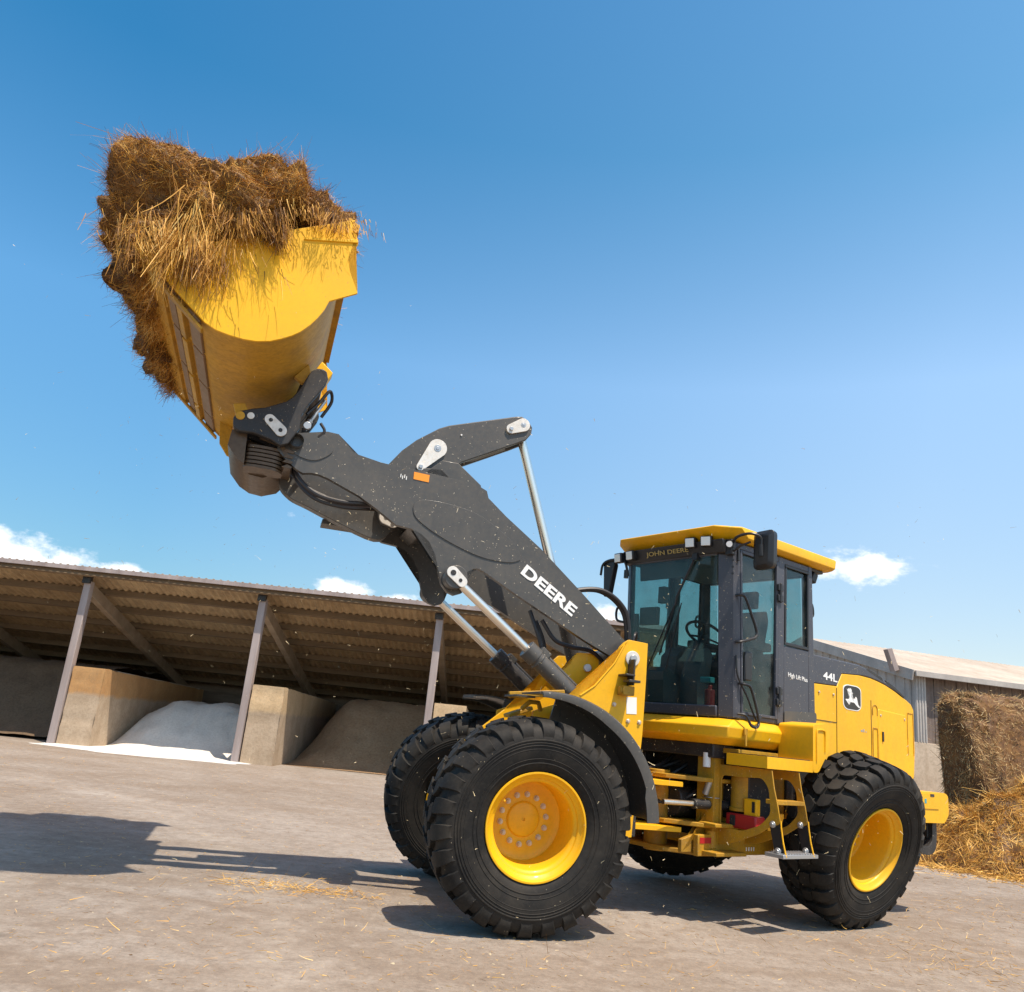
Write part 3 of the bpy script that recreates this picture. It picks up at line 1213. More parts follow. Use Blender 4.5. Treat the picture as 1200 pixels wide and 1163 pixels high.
for c in ((2.24, 3.475), (2.155, 3.407)):
    m.tube([(c[0], .527, c[1]), (c[0], .533, c[1])], .016, 12)
m.build_each('pin_bolt', BLACK, coup, .002)
m = MB()
m.cyl((1.95, .36, 3.56), (1.85, .34, 3.79), .014, 14)
m.cyl((1.98, .36, 3.50), (1.94, .36, 3.59), .024, 14)
m.tube([(1.96, .40, 3.52), (1.96, .43, 3.52)], .032, 16)
m.build('latch_cylinder', STEEL, coup, .003)
m = MB()
m.tube(spline([(1.98, .40, 3.62), (1.90, .38, 3.74), (1.83, .38, 3.86), (1.80, .30, 3.80), (1.86, .28, 3.66)]), .014, 8)
m.tube(spline([(1.86, .42, 3.56), (1.82, .42, 3.50), (1.86, .42, 3.44)]), .012, 8)
m.build('latch_hose', HOSE, coup)

# ---- bucket
BP = [(3.257, 4.268), (3.004, 4.041), (2.769, 3.849), (2.69, 3.812), (2.599, 3.795), (2.50, 3.786), (2.412, 3.79), (2.32, 3.813), (2.245, 3.85), (2.18, 3.89), (2.127, 3.933), (2.07, 4.0), (2.027, 4.067), (1.99, 4.14), (1.965, 4.221), (1.775, 4.334), (1.80, 4.39), (1.857, 4.498), (1.883, 4.585), (1.829, 4.738), (1.86, 4.83), (1.883, 4.93)]
YN, YF = 1.25, -1.40
# shell profile: from the cutting edge round the back to the lip
SH = [(3.257, 4.268), (3.004, 4.041), (2.769, 3.849), (2.69, 3.812), (2.599, 3.795), (2.50, 3.786), (2.412, 3.79), (2.32, 3.813), (2.245, 3.85), (2.18, 3.89), (2.127, 3.933), (2.07, 4.0), (2.027, 4.067), (1.985, 4.16), (1.955, 4.26), (1.93, 4.40), (1.915, 4.60), (1.90, 4.80), (1.89, 4.945)]


def offset(pts, d):
    out = []
    for i, p in enumerate(pts):
        a = Vector(pts[max(0, i - 1)])
        b = Vector(pts[min(len(pts) - 1, i + 1)])
        t = (b - a).normalized()
        out.append((p[0] + t.y * d, p[1] - t.x * d))
    return out


inn = offset(SH, .02)
SHI = [(p[0] * .992 + .02, p[1] * .993 + .032) for p in SH]
m = MB()
m.prism(SH + SHI[::-1], YF + .02, YN - .02)
# back stiffeners and hinge ribs under the shell
for y in (-1.1, -.75):
    m.prism([(2.5, 3.787), (2.412, 3.788), (2.245, 3.848), (2.12, 3.935), (2.027, 4.067), (1.965, 4.24), (1.955, 4.20), (2.0, 4.05), (2.10, 3.915), (2.24, 3.83), (2.41, 3.77), (2.5, 3.77)], y - .04, y + .04)
m.prism([(1.90, 4.945), (1.93, 4.95), (1.94, 4.85), (1.84, 4.84), (1.84, 4.90)], YF + .02, YN - .02)
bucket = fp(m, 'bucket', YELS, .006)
for y0, y1 in ((YN - .02, YN), (YF, YF + .02)):
    m = MB()
    m.prism(BP, y0, y1)
    m.build('side_plate', YELB, bucket, .004)
# raised rim along the side plate's top corner
m = MB()
m.prism([(1.838, 4.765), (1.83, 4.74), (2.22, 4.66), (2.22, 4.68)], YN, YN + .012)
m.build('side_stiffener', YELB, bucket, .003)
# cutting edge, floor wear strips
Pa, Pb = Vector((3.257, 4.268)), Vector((2.769, 3.849))
dv = (Pb - Pa).normalized()
nv = Vector((dv.y, -dv.x))
if nv.y > 0:
    nv = -nv


def strip(t0, t1, h0, h1, y0, y1, name, mat, bev=.004):
    mm = MB()
    a = Pa + dv * t0
    b = Pa + dv * t1
    mm.prism([tuple(a + nv * h0), tuple(b + nv * h0), tuple(b + nv * h1), tuple(a + nv * h1)], y0, y1)
    return mm.build(name, mat, bucket, bev)


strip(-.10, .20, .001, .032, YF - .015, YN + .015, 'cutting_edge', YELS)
for y0, y1 in ((.62, 1.20), (-.12, .58), (-.9, -.16), (-1.36, -.94)):
    strip(.26, .34, .001, .028, y0, y1, 'wear_strip', WORN)
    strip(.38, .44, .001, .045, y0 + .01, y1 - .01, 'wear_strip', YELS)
    strip(.48, .60, .001, .022, y0, y1, 'wear_strip', WORN)
for s0 in (YN - .10, YF + .02):
    strip(.05, .66, .03, .05, s0, s0 + .08, 'corner_wear_plate', YELD)
# hook ears that the coupler grips
m = MB()
for y in (-.36, .36):
    m.prism([(2.55, 3.60), (2.50, 3.48), (2.44, 3.46), (2.40, 3.52), (2.46, 3.62)], y - .025, y + .025)
    m.prism([(2.13, 3.925), (2.06, 3.88), (1.98, 3.92), (2.03, 4.06)], y - .025, y + .025)
m.cyl((2.47, -.70, 3.47), (2.47, .52, 3.47), .035, 16)
m.prism([(2.74, 3.85), (2.70, 3.62), (2.62, 3.52), (2.55, 3.50), (2.58, 3.60), (2.62, 3.80)], -.9, -.86)
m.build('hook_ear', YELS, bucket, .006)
m = MB()
m.prism([(1.93, 4.10), (1.83, 4.02), (1.87, 3.92), (1.97, 4.02)], .28, .40)
m.build('stop_lug', YELB, bucket, .008)
# ---- rear frame
def loft(m, rings):
    """closed rings of equal length, capped"""
    n = len(rings[0])
    vs = [p for r in rings for p in r]
    fs = []
    for i in range(len(rings) - 1):
        for k in range(n):
            fs.append((i * n + k, i * n + (k + 1) % n, (i + 1) * n + (k + 1) % n, (i + 1) * n + k))
    fs.append(tuple(range(n)))
    fs.append(tuple((len(rings) - 1) * n + k for k in range(n)))
    m.add(vs, fs)


m = MB()
for s in (-1, 1):
    m.prism([(1.62, .52), (1.62, .62), (1.30, .70), (1.20, .98), (1.20, 1.30), (.7, 1.34), (-1.5, 1.2), (-1.5, .70), (-.5, .60), (.6, .52)], s * .36, s * .40)
for z0, z1 in ((.50, .535), (.72, .755), (1.08, 1.115)):
    m.prism([(1.1, -.40), (1.1, .50), (1.42, .46), (1.62, .20), (1.62, -.2), (1.42, -.40)], z0, z1, axis='z')
m.cyl((1.489, 0, .48), (1.489, 0, 1.14), .10, 20)
m.bbox((-1.5, -.36, .7), (-1.45, .36, 1.2))
m.cyl((1.30, .44, .56), (1.30, .44, .70), .05, 14)
m.bbox((1.05, .40, .52), (1.45, .62, .55))
m.bbox((1.05, .40, .735), (1.42, .58, .765))
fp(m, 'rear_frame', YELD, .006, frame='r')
m = MB()
m.bbox((.2, -.34, .62), (1.15, .34, 1.40))
m.bbox((-1.2, -.42, .8), (.2, .42, 1.40))
m.bbox((.75, .34, .80), (1.1, .66, 1.36))
m.bbox((.75, -.66, .80), (1.3, -.34, 1.36))
m.bbox((1.1, -.5, 1.28), (1.38, .5, 1.40))
m.cyl((1.0, .1, .9), (1.45, .1, .9), .14, 18)
fp(m, 'power_train', BLACK, .012, frame='r')
m = MB()
rr = random.Random(4)
HZ = []
for k in range(12):
    y0 = -.32 + .045 * k
    z0 = .85 + .45 * rr.random()
    m.tube(spline([(1.12, y0, z0), (1.32, y0 + rr.uniform(-.1, .1), z0 + rr.uniform(-.15, .05)), (1.5, y0 * .5, .95 + rr.uniform(-.1, .25)), (1.95, y0 * .3 - .1, 1.0 + rr.uniform(-.1, .3))]), rr.choice((.012, .016, .02)), 8)
fp(m, 'hydraulic_hose', HOSE, 0, frame='r')
m = MB()
m.cyl((1.05, .46, .90), (1.50, .40, .90), .04, 16)
sc = fp(m, 'steering_cylinder', BLACK, .003, frame='r')
m = MB()
m.cyl((1.50, .40, .90), (1.80, .34, .90), .022, 14)
m.build('piston_rod', CHROME, sc)
m = MB()
m.cyl((1.28, .42, .96), (1.28, .42, 1.02), .03, 12)
m.cyl((1.28, .42, 1.02), (1.28, .42, 1.16), .010, 8)
m.cyl((1.28, .42, .955), (1.28, .42, .962), .07, 16)
m.build('pivot_pin', STEEL, sc, .002)
m = MB()
m.bbox((-.20, -.68, .58), (.20, .68, .88))
m.cyl((0, -.75, .725), (0, .75, .725), .17, 24)
fp(m, 'rear_axle', YELD, .01, frame='r')

# ---- cab base ledge: sloped yellow skirt round the cab
def ring(x0, x1, y, c, z, y2=None):
    y2 = -y if y2 is None else y2
    return [(x0, y2, z), (x1 - c, y2, z), (x1, y2 + c, z), (x1, y - c * .9, z), (x1 - c * .55, y, z), (x0, y, z)]


m = MB()
loft(m, [ring(.10, 1.40, .60, .12, 1.395), ring(.10, 1.50, .675, .14, 1.455), ring(.10, 1.51, .695, .14, 1.545), ring(.10, 1.40, .655, .13, 1.60), ring(.10, 1.30, .63, .13, 1.618)])
skirt = fp(m, 'cab_skirt', YEL, .010, frame='r')
m = MB()
m.bbox((1.20, .696, 1.49), (1.24, .712, 1.545))
m.bbox((1.205, .70, 1.40), (1.225, .712, 1.49))
m.build('skirt_latch', YELD, skirt, .003)

# ---- platform, column and step bracket
m = MB()
m.prism(roundpoly([(.43, 1.44), (.43, 1.64), (.46, 1.665), (.68, 1.635), (.68, 1.245), (.60, 1.245)], .03), .66, 1.0)
m.bbox((.682, .60, 1.243), (1.33, 1.0, 1.335))
plat = fp(m, 'step_platform', YEL, .008, frame='r')
m = MB()
m.tube(spline([(.50, 1.003, 1.42), (.50, 1.005, 1.57), (.52, 1.005, 1.60), (.60, 1.005, 1.60), (.63, 1.005, 1.57), (.63, 1.005, 1.34)], 4), .008, 6)
m.build('pressed_rib', YEL, plat)
m = MB()
m.bbox((.70, .62, 1.336), (1.31, .985, 1.342))
m.build('tread_grip', BLACK, plat, 0)
# two D-shaped step plates stand across the machine, the treads between them
DO = [(.992, 1.235), (1.015, 1.10), (1.051, .967), (1.072, .86), (1.06, .83), (.98, .80), (.88, .735), (.74, .675), (.60, .62), (.50, .60), (.38, .60), (.34, .63), (.34, 1.235)]
DH = roundpoly([(.50, 1.15), (.70, 1.15), (.90, 1.165), (.965, 1.09), (.985, .90), (.89, .80), (.72, .735), (.50, .735)], .04)
m = MB()
m.prism(DO, 1.245, 1.257, holes=[DH], axis='x')
m.bbox((1.25, .30, .52), (1.33, .48, 1.36))
m.prism([(.30, 1.37), (.30, 1.33), (1.245, 1.33), (1.245, 1.37)], .30, .66)
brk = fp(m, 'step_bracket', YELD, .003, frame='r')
m = MB()
m.prism(DO, .865, .877, holes=[DH], axis='x')
m.build('step_plate', YELD, brk, .003)
m = MB()
m.prism([(.45, .505), (1.20, .505), (1.50, .50), (1.50, .665), (1.3, .672), (.45, .672)], .42, .47)
m.bbox((.45, .30, .50), (1.48, .42, .52))
m.build('lower_beam', YELD, brk, .006)
m = MB()
m.bbox((1.12, .4705, .60), (1.48, .474, .645))
m.build('red_reflector', RED, brk, 0)
for i in range(4):
    for zz in (.62, .54):
        m = MB()
        m.bbox((.86 - i * .035, .4705, zz), (.848 - i * .035, .473, zz + .03))
        m.build('white_stencil', WHITE, brk, 0)
m = MB()
m.tube([(1.08, .57, .87), (1.08, .57, .90), (1.08, .57, .9001), (1.08, .57, 1.15)], [.095, .095, .085, .085], 24)
m.build('filter_housing', YELD, brk, .006)
m = MB()
m.bbox((1.10, .66, .85), (1.16, .78, .985))
m.build('filter_block', YEL, brk, .006)
m = MB()
m.bbox((1.06, .50, .74), (1.19, .80, .855))
m.build('battery_isolator', RED, brk, .012)
m = MB()
m.bbox((1.19, .55, .76), (1.20, .60, .84))
m.build('isolator_switch', BLACK, brk, .002)
m = MB()
m.bbox((1.1605, .74, .88), (1.163, .768, .965))
m.build('warning_decal', BLACK, brk, 0)
m = MB()
m.tube([(1.36, .42, 1.20), (1.36, .42, 1.32)], .032, 16)
m.build('receiver_drier', WHITE, brk, .004)
m = MB()
m.tube([(1.34, .40, .98), (1.34, .44, 1.09)], .028, 14)
m.build('grab_knob', STEEL, brk, .003)

# ladder: treads between the two plates, lower step hanging on rubber straps
m = MB()
m.bbox((.878, .93, .975), (1.244, 1.045, 1.008))
lad = fp(m, 'boarding_ladder', YELD, .003, frame='r')
m = MB()
m.bbox((.81, .96, .588), (1.29, 1.13, .617))
for k in range(12):
    m.bbox((.84 + k * .037, .97, .617), (.852 + k * .037, 1.12, .624))
m.build('lower_step', STEEL, lad, .003)
for xx, sg in ((1.25, 1), (.87, 1)):
    m = MB()
    m.prism([(.96, .85), (1.065, .85), (1.115, .61), (1.02, .61)], xx - .018, xx - .006, axis='x')
    m.build('rubber_strap', PLAST, lad, .002)
    for yy, zz in ((1.01, .825), (1.06, .635)):
        m = MB()
        m.tube([(xx - .006, yy, zz), (xx + .02, yy, zz), (xx + .0201, yy, zz), (xx + .03, yy, zz)], [.026, .026, .014, .014], 12)
        m.build('strap_bolt', STEEL, lad, .004)
    m = MB()
    m.tube([(xx, 1.128, .60), (xx, 1.10, .70), (xx, 1.082, .80), (xx, 1.075, .86)], .006, 6)
    m.build('strap_wire', YEL, lad)

# ---- cab
def post(m, pb, pt, z0, z1):
    loft(m, [[(x, y, z0) for x, y in pb], [(x, y, z1) for x, y in pt]])


m = MB()
# A posts (near, far): chamfered corner posts leaning forward a little towards the top
post(m, [(1.345, .505), (1.30, .635), (1.27, .655), (1.22, .655), (1.22, .61), (1.29, .50)], [(1.415, .505), (1.365, .635), (1.335, .655), (1.285, .655), (1.285, .61), (1.36, .50)], 1.62, 3.14)
post(m, [(1.345, -.56), (1.30, -.64), (1.24, -.655), (1.24, -.61), (1.30, -.55)], [(1.415, -.56), (1.365, -.64), (1.30, -.655), (1.30, -.61), (1.37, -.55)], 1.62, 3.14)
for s in (1, -1):
    # door post, rear post
    m.bbox((.60, s * .60, 1.62), (.70, s * .655, 3.15))
    post(m, [(.09, s * .655), (.205, s * .655), (.205, s * .60), (.13, s * .55), (.09, s * .58)], [(.15, s * .655), (.215, s * .655), (.215, s * .60), (.18, s * .55), (.15, s * .58)], 1.66, 3.15)
    m.bbox((.20, s * .60, 3.09), (1.30, s * .65, 3.15))
    # rear quarter panel
    loft(m, [[(.10, s * y, z) for z in ()] or [(.17, s * y, 1.622), (.60, s * y, 1.622), (.60, s * y, 2.335), (.125, s * y, 2.335), (.095, s * y, 1.70)] for y in (.60, .652)])
    m.bbox((.66, s * .60, 1.62), (1.25, s * .645, 1.665))
m.prism([(1.29, 1.62), (1.36, 1.62), (1.365, 1.715), (1.30, 1.715)], -.56, .50)
m.bbox((1.33, -.56, 3.03), (1.42, .50, 3.15))
m.bbox((.10, -.56, 1.62), (.15, .56, 2.30))
m.bbox((.15, -.56, 3.05), (.20, .56, 3.15))
m.bbox((.12, -.6, 1.60), (1.30, .6, 1.63))
cab = fp(m, 'cab', SLATE, .010, frame='r')
# roof
def rr_ring(x0, x1, y0, y1, cf, cr, z):
    return [(x0 + cr, y0, z), (x1 - cf, y0, z), (x1, y0 + cf, z), (x1, y1 - cf, z), (x1 - cf, y1, z), (x0 + cr, y1, z), (x0, y1 - cr, z), (x0, y0 + cr, z)]


m = MB()
loft(m, [rr_ring(-.18, 1.40, -.70, .68, .14, .06, 3.165), rr_ring(-.22, 1.42, -.77, .722, .16, .07, 3.185), rr_ring(-.23, 1.535, -.78, .725, .17, .07, 3.262),
         rr_ring(-.225, 1.53, -.775, .72, .17, .07, 3.275), rr_ring(-.16, 1.40, -.68, .635, .16, .07, 3.305), rr_ring(.05, 1.15, -.5, .48, .14, .07, 3.322)])
roof = m.build('roof', YEL, cab, .012)
m = MB()
m.prism([(.35, 3.294), (.05, 3.290), (-.10, 3.272), (-.05, 3.30), (.3, 3.312)], .46, .60)
m.prism([(1.2, 3.30), (.9, 3.312), (.6, 3.31), (.6, 3.33), (1.15, 3.335)], -.2, .2)
m.build('roof_pod', YEL, roof, .01)
m = MB()
m.bbox((-.10, -.64, 3.13), (1.42, .62, 3.164))
m.prism([(1.36, 3.02), (1.43, 3.045), (1.475, 3.16), (1.36, 3.16)], -.62, .60)
m.build('roof_underside', PLAST, cab, .008)
text('windscreen_lettering', 'JOHN DEERE', GOLDT, cab, (1.457, -.31, 3.068), (0, 1, 0), (.036, 0, .115), .055, .52, .012, .002)
# work lamps
def lamp(p, d, name='work_lamp'):
    mm = MB()
    d = Vector(d).normalized()
    p = Vector(p)
    R = d.to_track_quat('X', 'Z').to_matrix()
    mm.box(p, (.07, .105, .10), R)
    o = mm.build(name, PLAST, cab, .012)
    mm = MB()
    mm.box(p + d * .037, (.006, .085, .08), R)
    mm.build('lens', LENS, o, .003)


lamp((1.47, .245, 3.155), (1, .25, -.12))
lamp((1.47, .425, 3.150), (1, .35, -.12))
lamp((1.47, -.66, 3.10), (1, -.1, -.15))
lamp((1.47, -.50, 3.11), (1, -.1, -.15))
lamp((.02, .56, 3.075), (-1, .2, -.4))
m = MB()
m.bbox((1.36, .59, 3.02), (1.42, .66, 3.16))
m.tube([(1.42, .64, 3.11), (1.445, .655, 3.105)], .032, 14)
bk = m.build('indicator_housing', PLAST, cab, .006)
m = MB()
m.tube([(1.446, .656, 3.105), (1.452, .66, 3.104)], .027, 14)
m.build('lens', LENS, bk)
m = MB()
for k in range(5):
    m.tube([(1.40, .663, 3.09 - k * .06), (1.405, .668, 3.09 - k * .06)], .012, 8)
m.bbox((1.31, .655, 2.98), (1.335, .672, 3.10))
m.build('a_post_bracket', PLAST, cab, .004)

# glazing
def pane(pts, name='window', th=.006):
    """flat pane from four 3d corners"""
    mm = MB()
    P = [Vector(p) for p in pts]
    nrm = (P[1] - P[0]).cross(P[-1] - P[0]).normalized() * th
    n = len(P)
    mm.add([p for p in P] + [p + nrm for p in P], [tuple(range(n)), tuple(range(2 * n - 1, n - 1, -1))] + [(i, (i + 1) % n, n + (i + 1) % n, n + i) for i in range(n)])
    return mm.build(name, GLASS, cab, 0, smooth=0)


pane([(1.345, -.548, 1.716), (1.345, .498, 1.716), (1.405, .498, 3.028), (1.405, -.548, 3.028)], 'windscreen')
for s in (1, -1):
    pane([(.222, s * .635, 2.34), (.597, s * .635, 2.34), (.597, s * .635, 3.085), (.222, s * .635, 3.085)], 'rear_side_window')
    m = MB()
    a = .645
    for b0, b1 in (((.205, 2.335), (.60, 2.365)), ((.205, 3.065), (.60, 3.092)), ((.205, 2.365), (.232, 3.065)), ((.573, 2.365), (.60, 3.065))):
        m.bbox((b0[0], s * .645, b0[1]), (b1[0], s * .66, b1[1]))
    m.build('window_seal', PLAST, cab, .005)
pane([(.148, -.548, 2.305), (.148, .548, 2.305), (.185, .548, 3.045), (.185, -.548, 3.045)], 'rear_window')
for s in (1, -1):
    d = pane([(.706, s * .634, 1.668), (1.218, s * .634, 1.668), (1.282, s * .634, 3.085), (.706, s * .634, 3.085)], 'door')
    m = MB()
    y = s * .648
    for P in ([(.70, 1.66), (.735, 1.66), (.735, 3.09), (.70, 3.09)], [(1.195, 1.66), (1.222, 1.66), (1.287, 3.09), (1.26, 3.09)], [(.735, 1.66), (1.195, 1.66), (1.196, 1.685), (.735, 1.685)], [(.735, 3.06), (1.258, 3.06), (1.26, 3.09), (.735, 3.09)]):
        m.prism(P, y - .012, y + .012)
    m.build('door_frame', SLATE, d, .004)
    m = MB()
    m.bbox((1.10, s * .655, 1.95), (1.20, s * .675, 2.20))
    m.build('door_latch', PLAST, d, .01)
    for z in (2.80, 1.86):
        m = MB()
        for dz in (-.05, .05):
            m.bbox((.655, s * .656, z + dz - .03), (.735, s * .682, z + dz + .03))
        m.cyl((.70, s * .678, z - .09), (.70, s * .678, z + .09), .014, 10)
        m.build('door_hinge', PLAST, d, .005)
m = MB()
m.prism(roundpoly([(.60, 1.625), (.60, 1.745), (.09, 1.775), (.085, 1.70), (.17, 1.60), (.4, 1.615)], .03), .6525, .664)
m.build('lower_trim', CHAR, cab, .004)
text('cab_lettering', 'High Lift Plus', WHITE, cab, (.535, .6535, 2.045), (-1, 0, -.06), (0, 0, 1), .052, .31, .006, .002)

# handrails on the door and posts
def rail(pts, r=.013, mat=PLAST, n=5):
    mm = MB()
    mm.tube(spline(pts, n), r, 8)
    return mm.build('handrail', mat, cab)


rail([(1.345, .66, 2.665), (1.33, .70, 2.668), (1.28, .715, 2.655), (1.20, .72, 2.53), (1.115, .72, 2.39), (1.13, .72, 2.33), (1.20, .715, 2.30), (1.31, .70, 2.265), (1.325, .66, 2.262)])
rail([(1.27, .66, 1.915), (1.26, .71, 1.91), (1.19, .72, 1.895), (1.13, .72, 1.80), (1.07, .72, 1.66), (1.06, .72, 1.60), (1.10, .73, 1.565), (1.18, .73, 1.575), (1.24, .72, 1.65), (1.29, .67, 1.66)], .012)
rail([(1.31, .66, 2.15), (1.30, .67, 1.98), (1.18, .69, 1.80), (1.06, .69, 1.63), (1.0, .68, 1.64), (.95, .67, 1.665)], .009)
rail([(.16, -.66, 2.72), (.16, -.74, 2.72), (.15, -.75, 2.62), (.14, -.66, 2.60)])
rail([(.10, .56, 2.82), (.04, .58, 2.81), (.02, .58, 2.70), (.09, .56, 2.68)])
rail([(1.38, -.64, 2.60), (1.40, -.72, 2.61), (1.39, -.73, 2.50), (1.37, -.64, 2.47)])

# mirrors
m = MB()
loft(m, [[(1.23 + .0, y, z) for y, z in roundpoly([(.80, 2.89), (.995, 2.90), (1.0, 3.235), (.80, 3.225)], .05)], [(1.285, y, z) for y, z in roundpoly([(.795, 2.885), (1.0, 2.895), (1.005, 3.24), (.795, 3.23)], .05)], [(1.315, y, z) for y, z in roundpoly([(.83, 2.92), (.965, 2.93), (.97, 3.2), (.83, 3.195)], .04)]])
mi = m.build('mirror', PLAST, cab, .006)
m = MB()
m.prism(roundpoly([(.815, 2.905), (.985, 2.915), (.99, 3.22), (.815, 3.21)], .04), 1.224, 1.229, axis='x')
m.build('mirror_glass', MIRR, mi)
m = MB()
m.tube(spline([(1.38, .64, 3.13), (1.42, .72, 3.17), (1.40, .84, 3.19), (1.33, .90, 3.16), (1.325, .90, 3.06)]), .013, 8)
m.tube([(1.33, .90, 3.10), (1.318, .90, 3.0)], .022, 10)
m.tube([(1.38, .64, 3.05), (1.40, .74, 3.09), (1.38, .83, 3.12)], .010, 8)
m.build('mirror_arm', PLAST, mi)
m = MB()
loft(m, [[(1.40, y, z) for y, z in roundpoly([(-.86, 2.74), (-.80, 2.74), (-.74, 3.06), (-.80, 3.10), (-.88, 3.07)], .03)], [(1.46, y, z) for y, z in roundpoly([(-.87, 2.72), (-.81, 2.72), (-.74, 3.08), (-.80, 3.12), (-.90, 3.08)], .03)]])
mi2 = m.build('mirror', PLAST, cab, .006)
m = MB()
m.tube(spline([(1.42, -.58, 2.92), (1.45, -.60, 3.05), (1.46, -.66, 3.09), (1.47, -.82, 3.09), (1.47, -.90, 3.05), (1.46, -.93, 2.95)]), .013, 8)
m.tube([(1.43, -.60, 2.90), (1.43, -.60, 2.98)], .024, 10)
m.build('mirror_arm', PLAST, mi2)

# wipers
m = MB()
m.tube([(1.425, .26, 3.03), (1.41, .05, 2.68), (1.40, .03, 2.60)], .012, 8)
m.tube([(1.405, .06, 2.70), (1.375, -.16, 2.15)], .008, 6)
m.tube([(1.398, .02, 2.62), (1.36, -.34, 1.98)], .006, 6)
m.tube([(1.40, .10, 2.62), (1.37, -.08, 2.02)], .006, 6)
m.box((1.425, .27, 3.03), (.05, .06, .06))
m.build('wiper', PLAST, cab, 0)
# interior
m = MB()
m.prism(roundpoly([(.30, 2.02), (.30, 2.10), (.42, 2.16), (.82, 2.16), (.86, 2.10), (.84, 2.02)], .03), -.24, .24)
m.prism(roundpoly([(.36, 2.14), (.24, 2.62), (.27, 2.72), (.34, 2.70), (.50, 2.16)], .04), -.23, .23)
m.prism(roundpoly([(.27, 2.74), (.26, 2.92), (.33, 2.92), (.36, 2.75)], .03), -.13, .13)
m.bbox((.38, -.2, 1.64), (.76, .2, 2.02))
for s in (-1, 1):
    m.prism(roundpoly([(.36, 2.30), (.36, 2.38), (.76, 2.38), (.76, 2.30)], .03), s * .27, s * .35)
m.build('seat', SEATM, cab, .012)
m = MB()
m.prism([(1.12, 1.64), (1.02, 1.64), (.92, 2.20), (.98, 2.26), (1.05, 2.24), (1.14, 1.95)], -.10, .10)
m.prism([(1.34, 1.72), (1.20, 1.72), (1.14, 1.80), (1.16, 1.98), (1.30, 2.05), (1.36, 2.0)], -.54, -.12)
m.prism([(.95, 1.64), (.25, 1.64), (.25, 2.22), (.80, 2.30), (.90, 2.20)], -.56, -.36)
m.tube([(1.30, -.50, 1.9), (1.36, -.50, 2.55)], .03, 8)
m.bbox((1.26, -.50, 2.45), (1.31, -.28, 2.62))
m.bbox((1.22, -.30, 2.66), (1.28, -.22, 2.82))
m.tube([(.85, -.42, 2.28), (.86, -.42, 2.48)], .012, 8)
m.tube([(.86, -.42, 2.44), (.86, -.42, 2.52)], .026, 10)
m.build('console', INTER, cab, .015)
m = MB()
R = Euler((0, -.55, 0)).to_matrix()
cw = Vector((.92, 0, 2.40))
m.tube([cw + R @ Vector((.19 * math.cos(a), .19 * math.sin(a), 0)) for a in [2 * PI * k / 28 for k in range(29)]], .014, 8, cap=False)
for a in (0.5, 2.6, 4.7):
    m.tube([cw - R @ Vector((0, 0, .03)), cw + R @ Vector((.19 * math.cos(a), .19 * math.sin(a), 0))], .011, 6)
m.tube([cw - R @ Vector((0, 0, .01)), cw - R @ Vector((0, 0, .22))], .035, 10)
m.build('steering_wheel', PLAST, cab)
m = MB()
m.cyl((1.20, .30, 1.66), (1.20, .30, 1.86), .045, 14)
m.cyl((1.20, .30, 1.86), (1.20, .30, 1.90), .02, 10)
m.build('fire_extinguisher', RED, cab, .006)
m = MB()
m.bbox((1.16, .20, 1.92), (1.22, .32, 1.97))
m.build('cab_box', TEAL, cab, .006)
m = MB()
m.bbox((.18, -.60, 3.06), (1.36, .60, 3.125))
m.prism([(1.33, 3.06), (1.20, 3.06), (1.27, 2.90), (1.31, 2.88)], -.52, .10)
m.build('head_lining', INTER, cab, .01)

# ---- hood
HB = [(.085, 1.33), (.085, 2.05), (-.373, 2.067), (-.465, 2.200), (-.782, 2.221), (-1.0, 2.216), (-1.136, 2.202), (-1.30, 2.178), (-1.499, 2.132), (-1.75, 2.062), (-1.835, 2.03), (-1.885, 1.975), (-1.89, 1.55), (-1.86, 1.30), (-1.80, 1.165), (-1.05, 1.165), (-.80, 1.33)]


def hoodwarp(m):
    pass


m = MB()
m.prism(HB, -.60, .60)
hoodwarp(m)
hood = fp(m, 'hood', YEL, .012, frame='r')
m = MB()
m.prism([(.085, 2.052), (.085, 2.325), (-.784, 2.326), (-1.02, 2.29), (-1.258, 2.232), (-1.50, 2.165), (-1.70, 2.09), (-1.499, 2.134), (-1.30, 2.180), (-1.136, 2.204), (-1.0, 2.218), (-.782, 2.223), (-.467, 2.202), (-.375, 2.069)], -.585, .602)
hoodwarp(m)
ht = m.build('hood_top', SLATE, hood, .012)
m = MB()
m.prism([(-.92, 2.30), (-1.02, 2.27), (-1.245, 2.215), (-1.245, 2.245), (-1.02, 2.30)], .50, .604)
m.prism([(-1.31, 2.205), (-1.68, 2.085), (-1.70, 2.10), (-1.50, 2.18), (-1.31, 2.23)], .46, .604)
hoodwarp(m)
m.build('hood_grille', BLACK, ht, .004)
text('hood_lettering', '44L', WHITE, ht, (-.12, .604, 2.108), (-1, 0, -.02), (0, 0, 1), .075, .25, .02, .002)
# side door seams and recessed vents
m = MB()
for pts in ([(-1.001, 1.995), (-1.001, 1.42)], ):
    m.tube([(p[0], .601, p[1]) for p in pts], .004, 6)
m.build('door_seam', BLACK, hood)


def slot(x0, x1, z0, z1, yy):
    mm = MB()
    pts = [(x0, z0), (x0, z1 - .03), ((x0 + x1) / 2 + .02, z1), ((x0 + x1) / 2 - .02, z1), (x1, z1 - .03), (x1, z0)]
    mm.tube([(p[0], yy(p[0]), p[1]) for p in spline2(pts)], .0065, 6)
    return mm.build('vent_recess', YELD, hood)


def spline2(pts):
    return [(q.x, q.y) for q in spline([(p[0], p[1], 0) for p in pts], 4)]


def yh(x):
    return .601


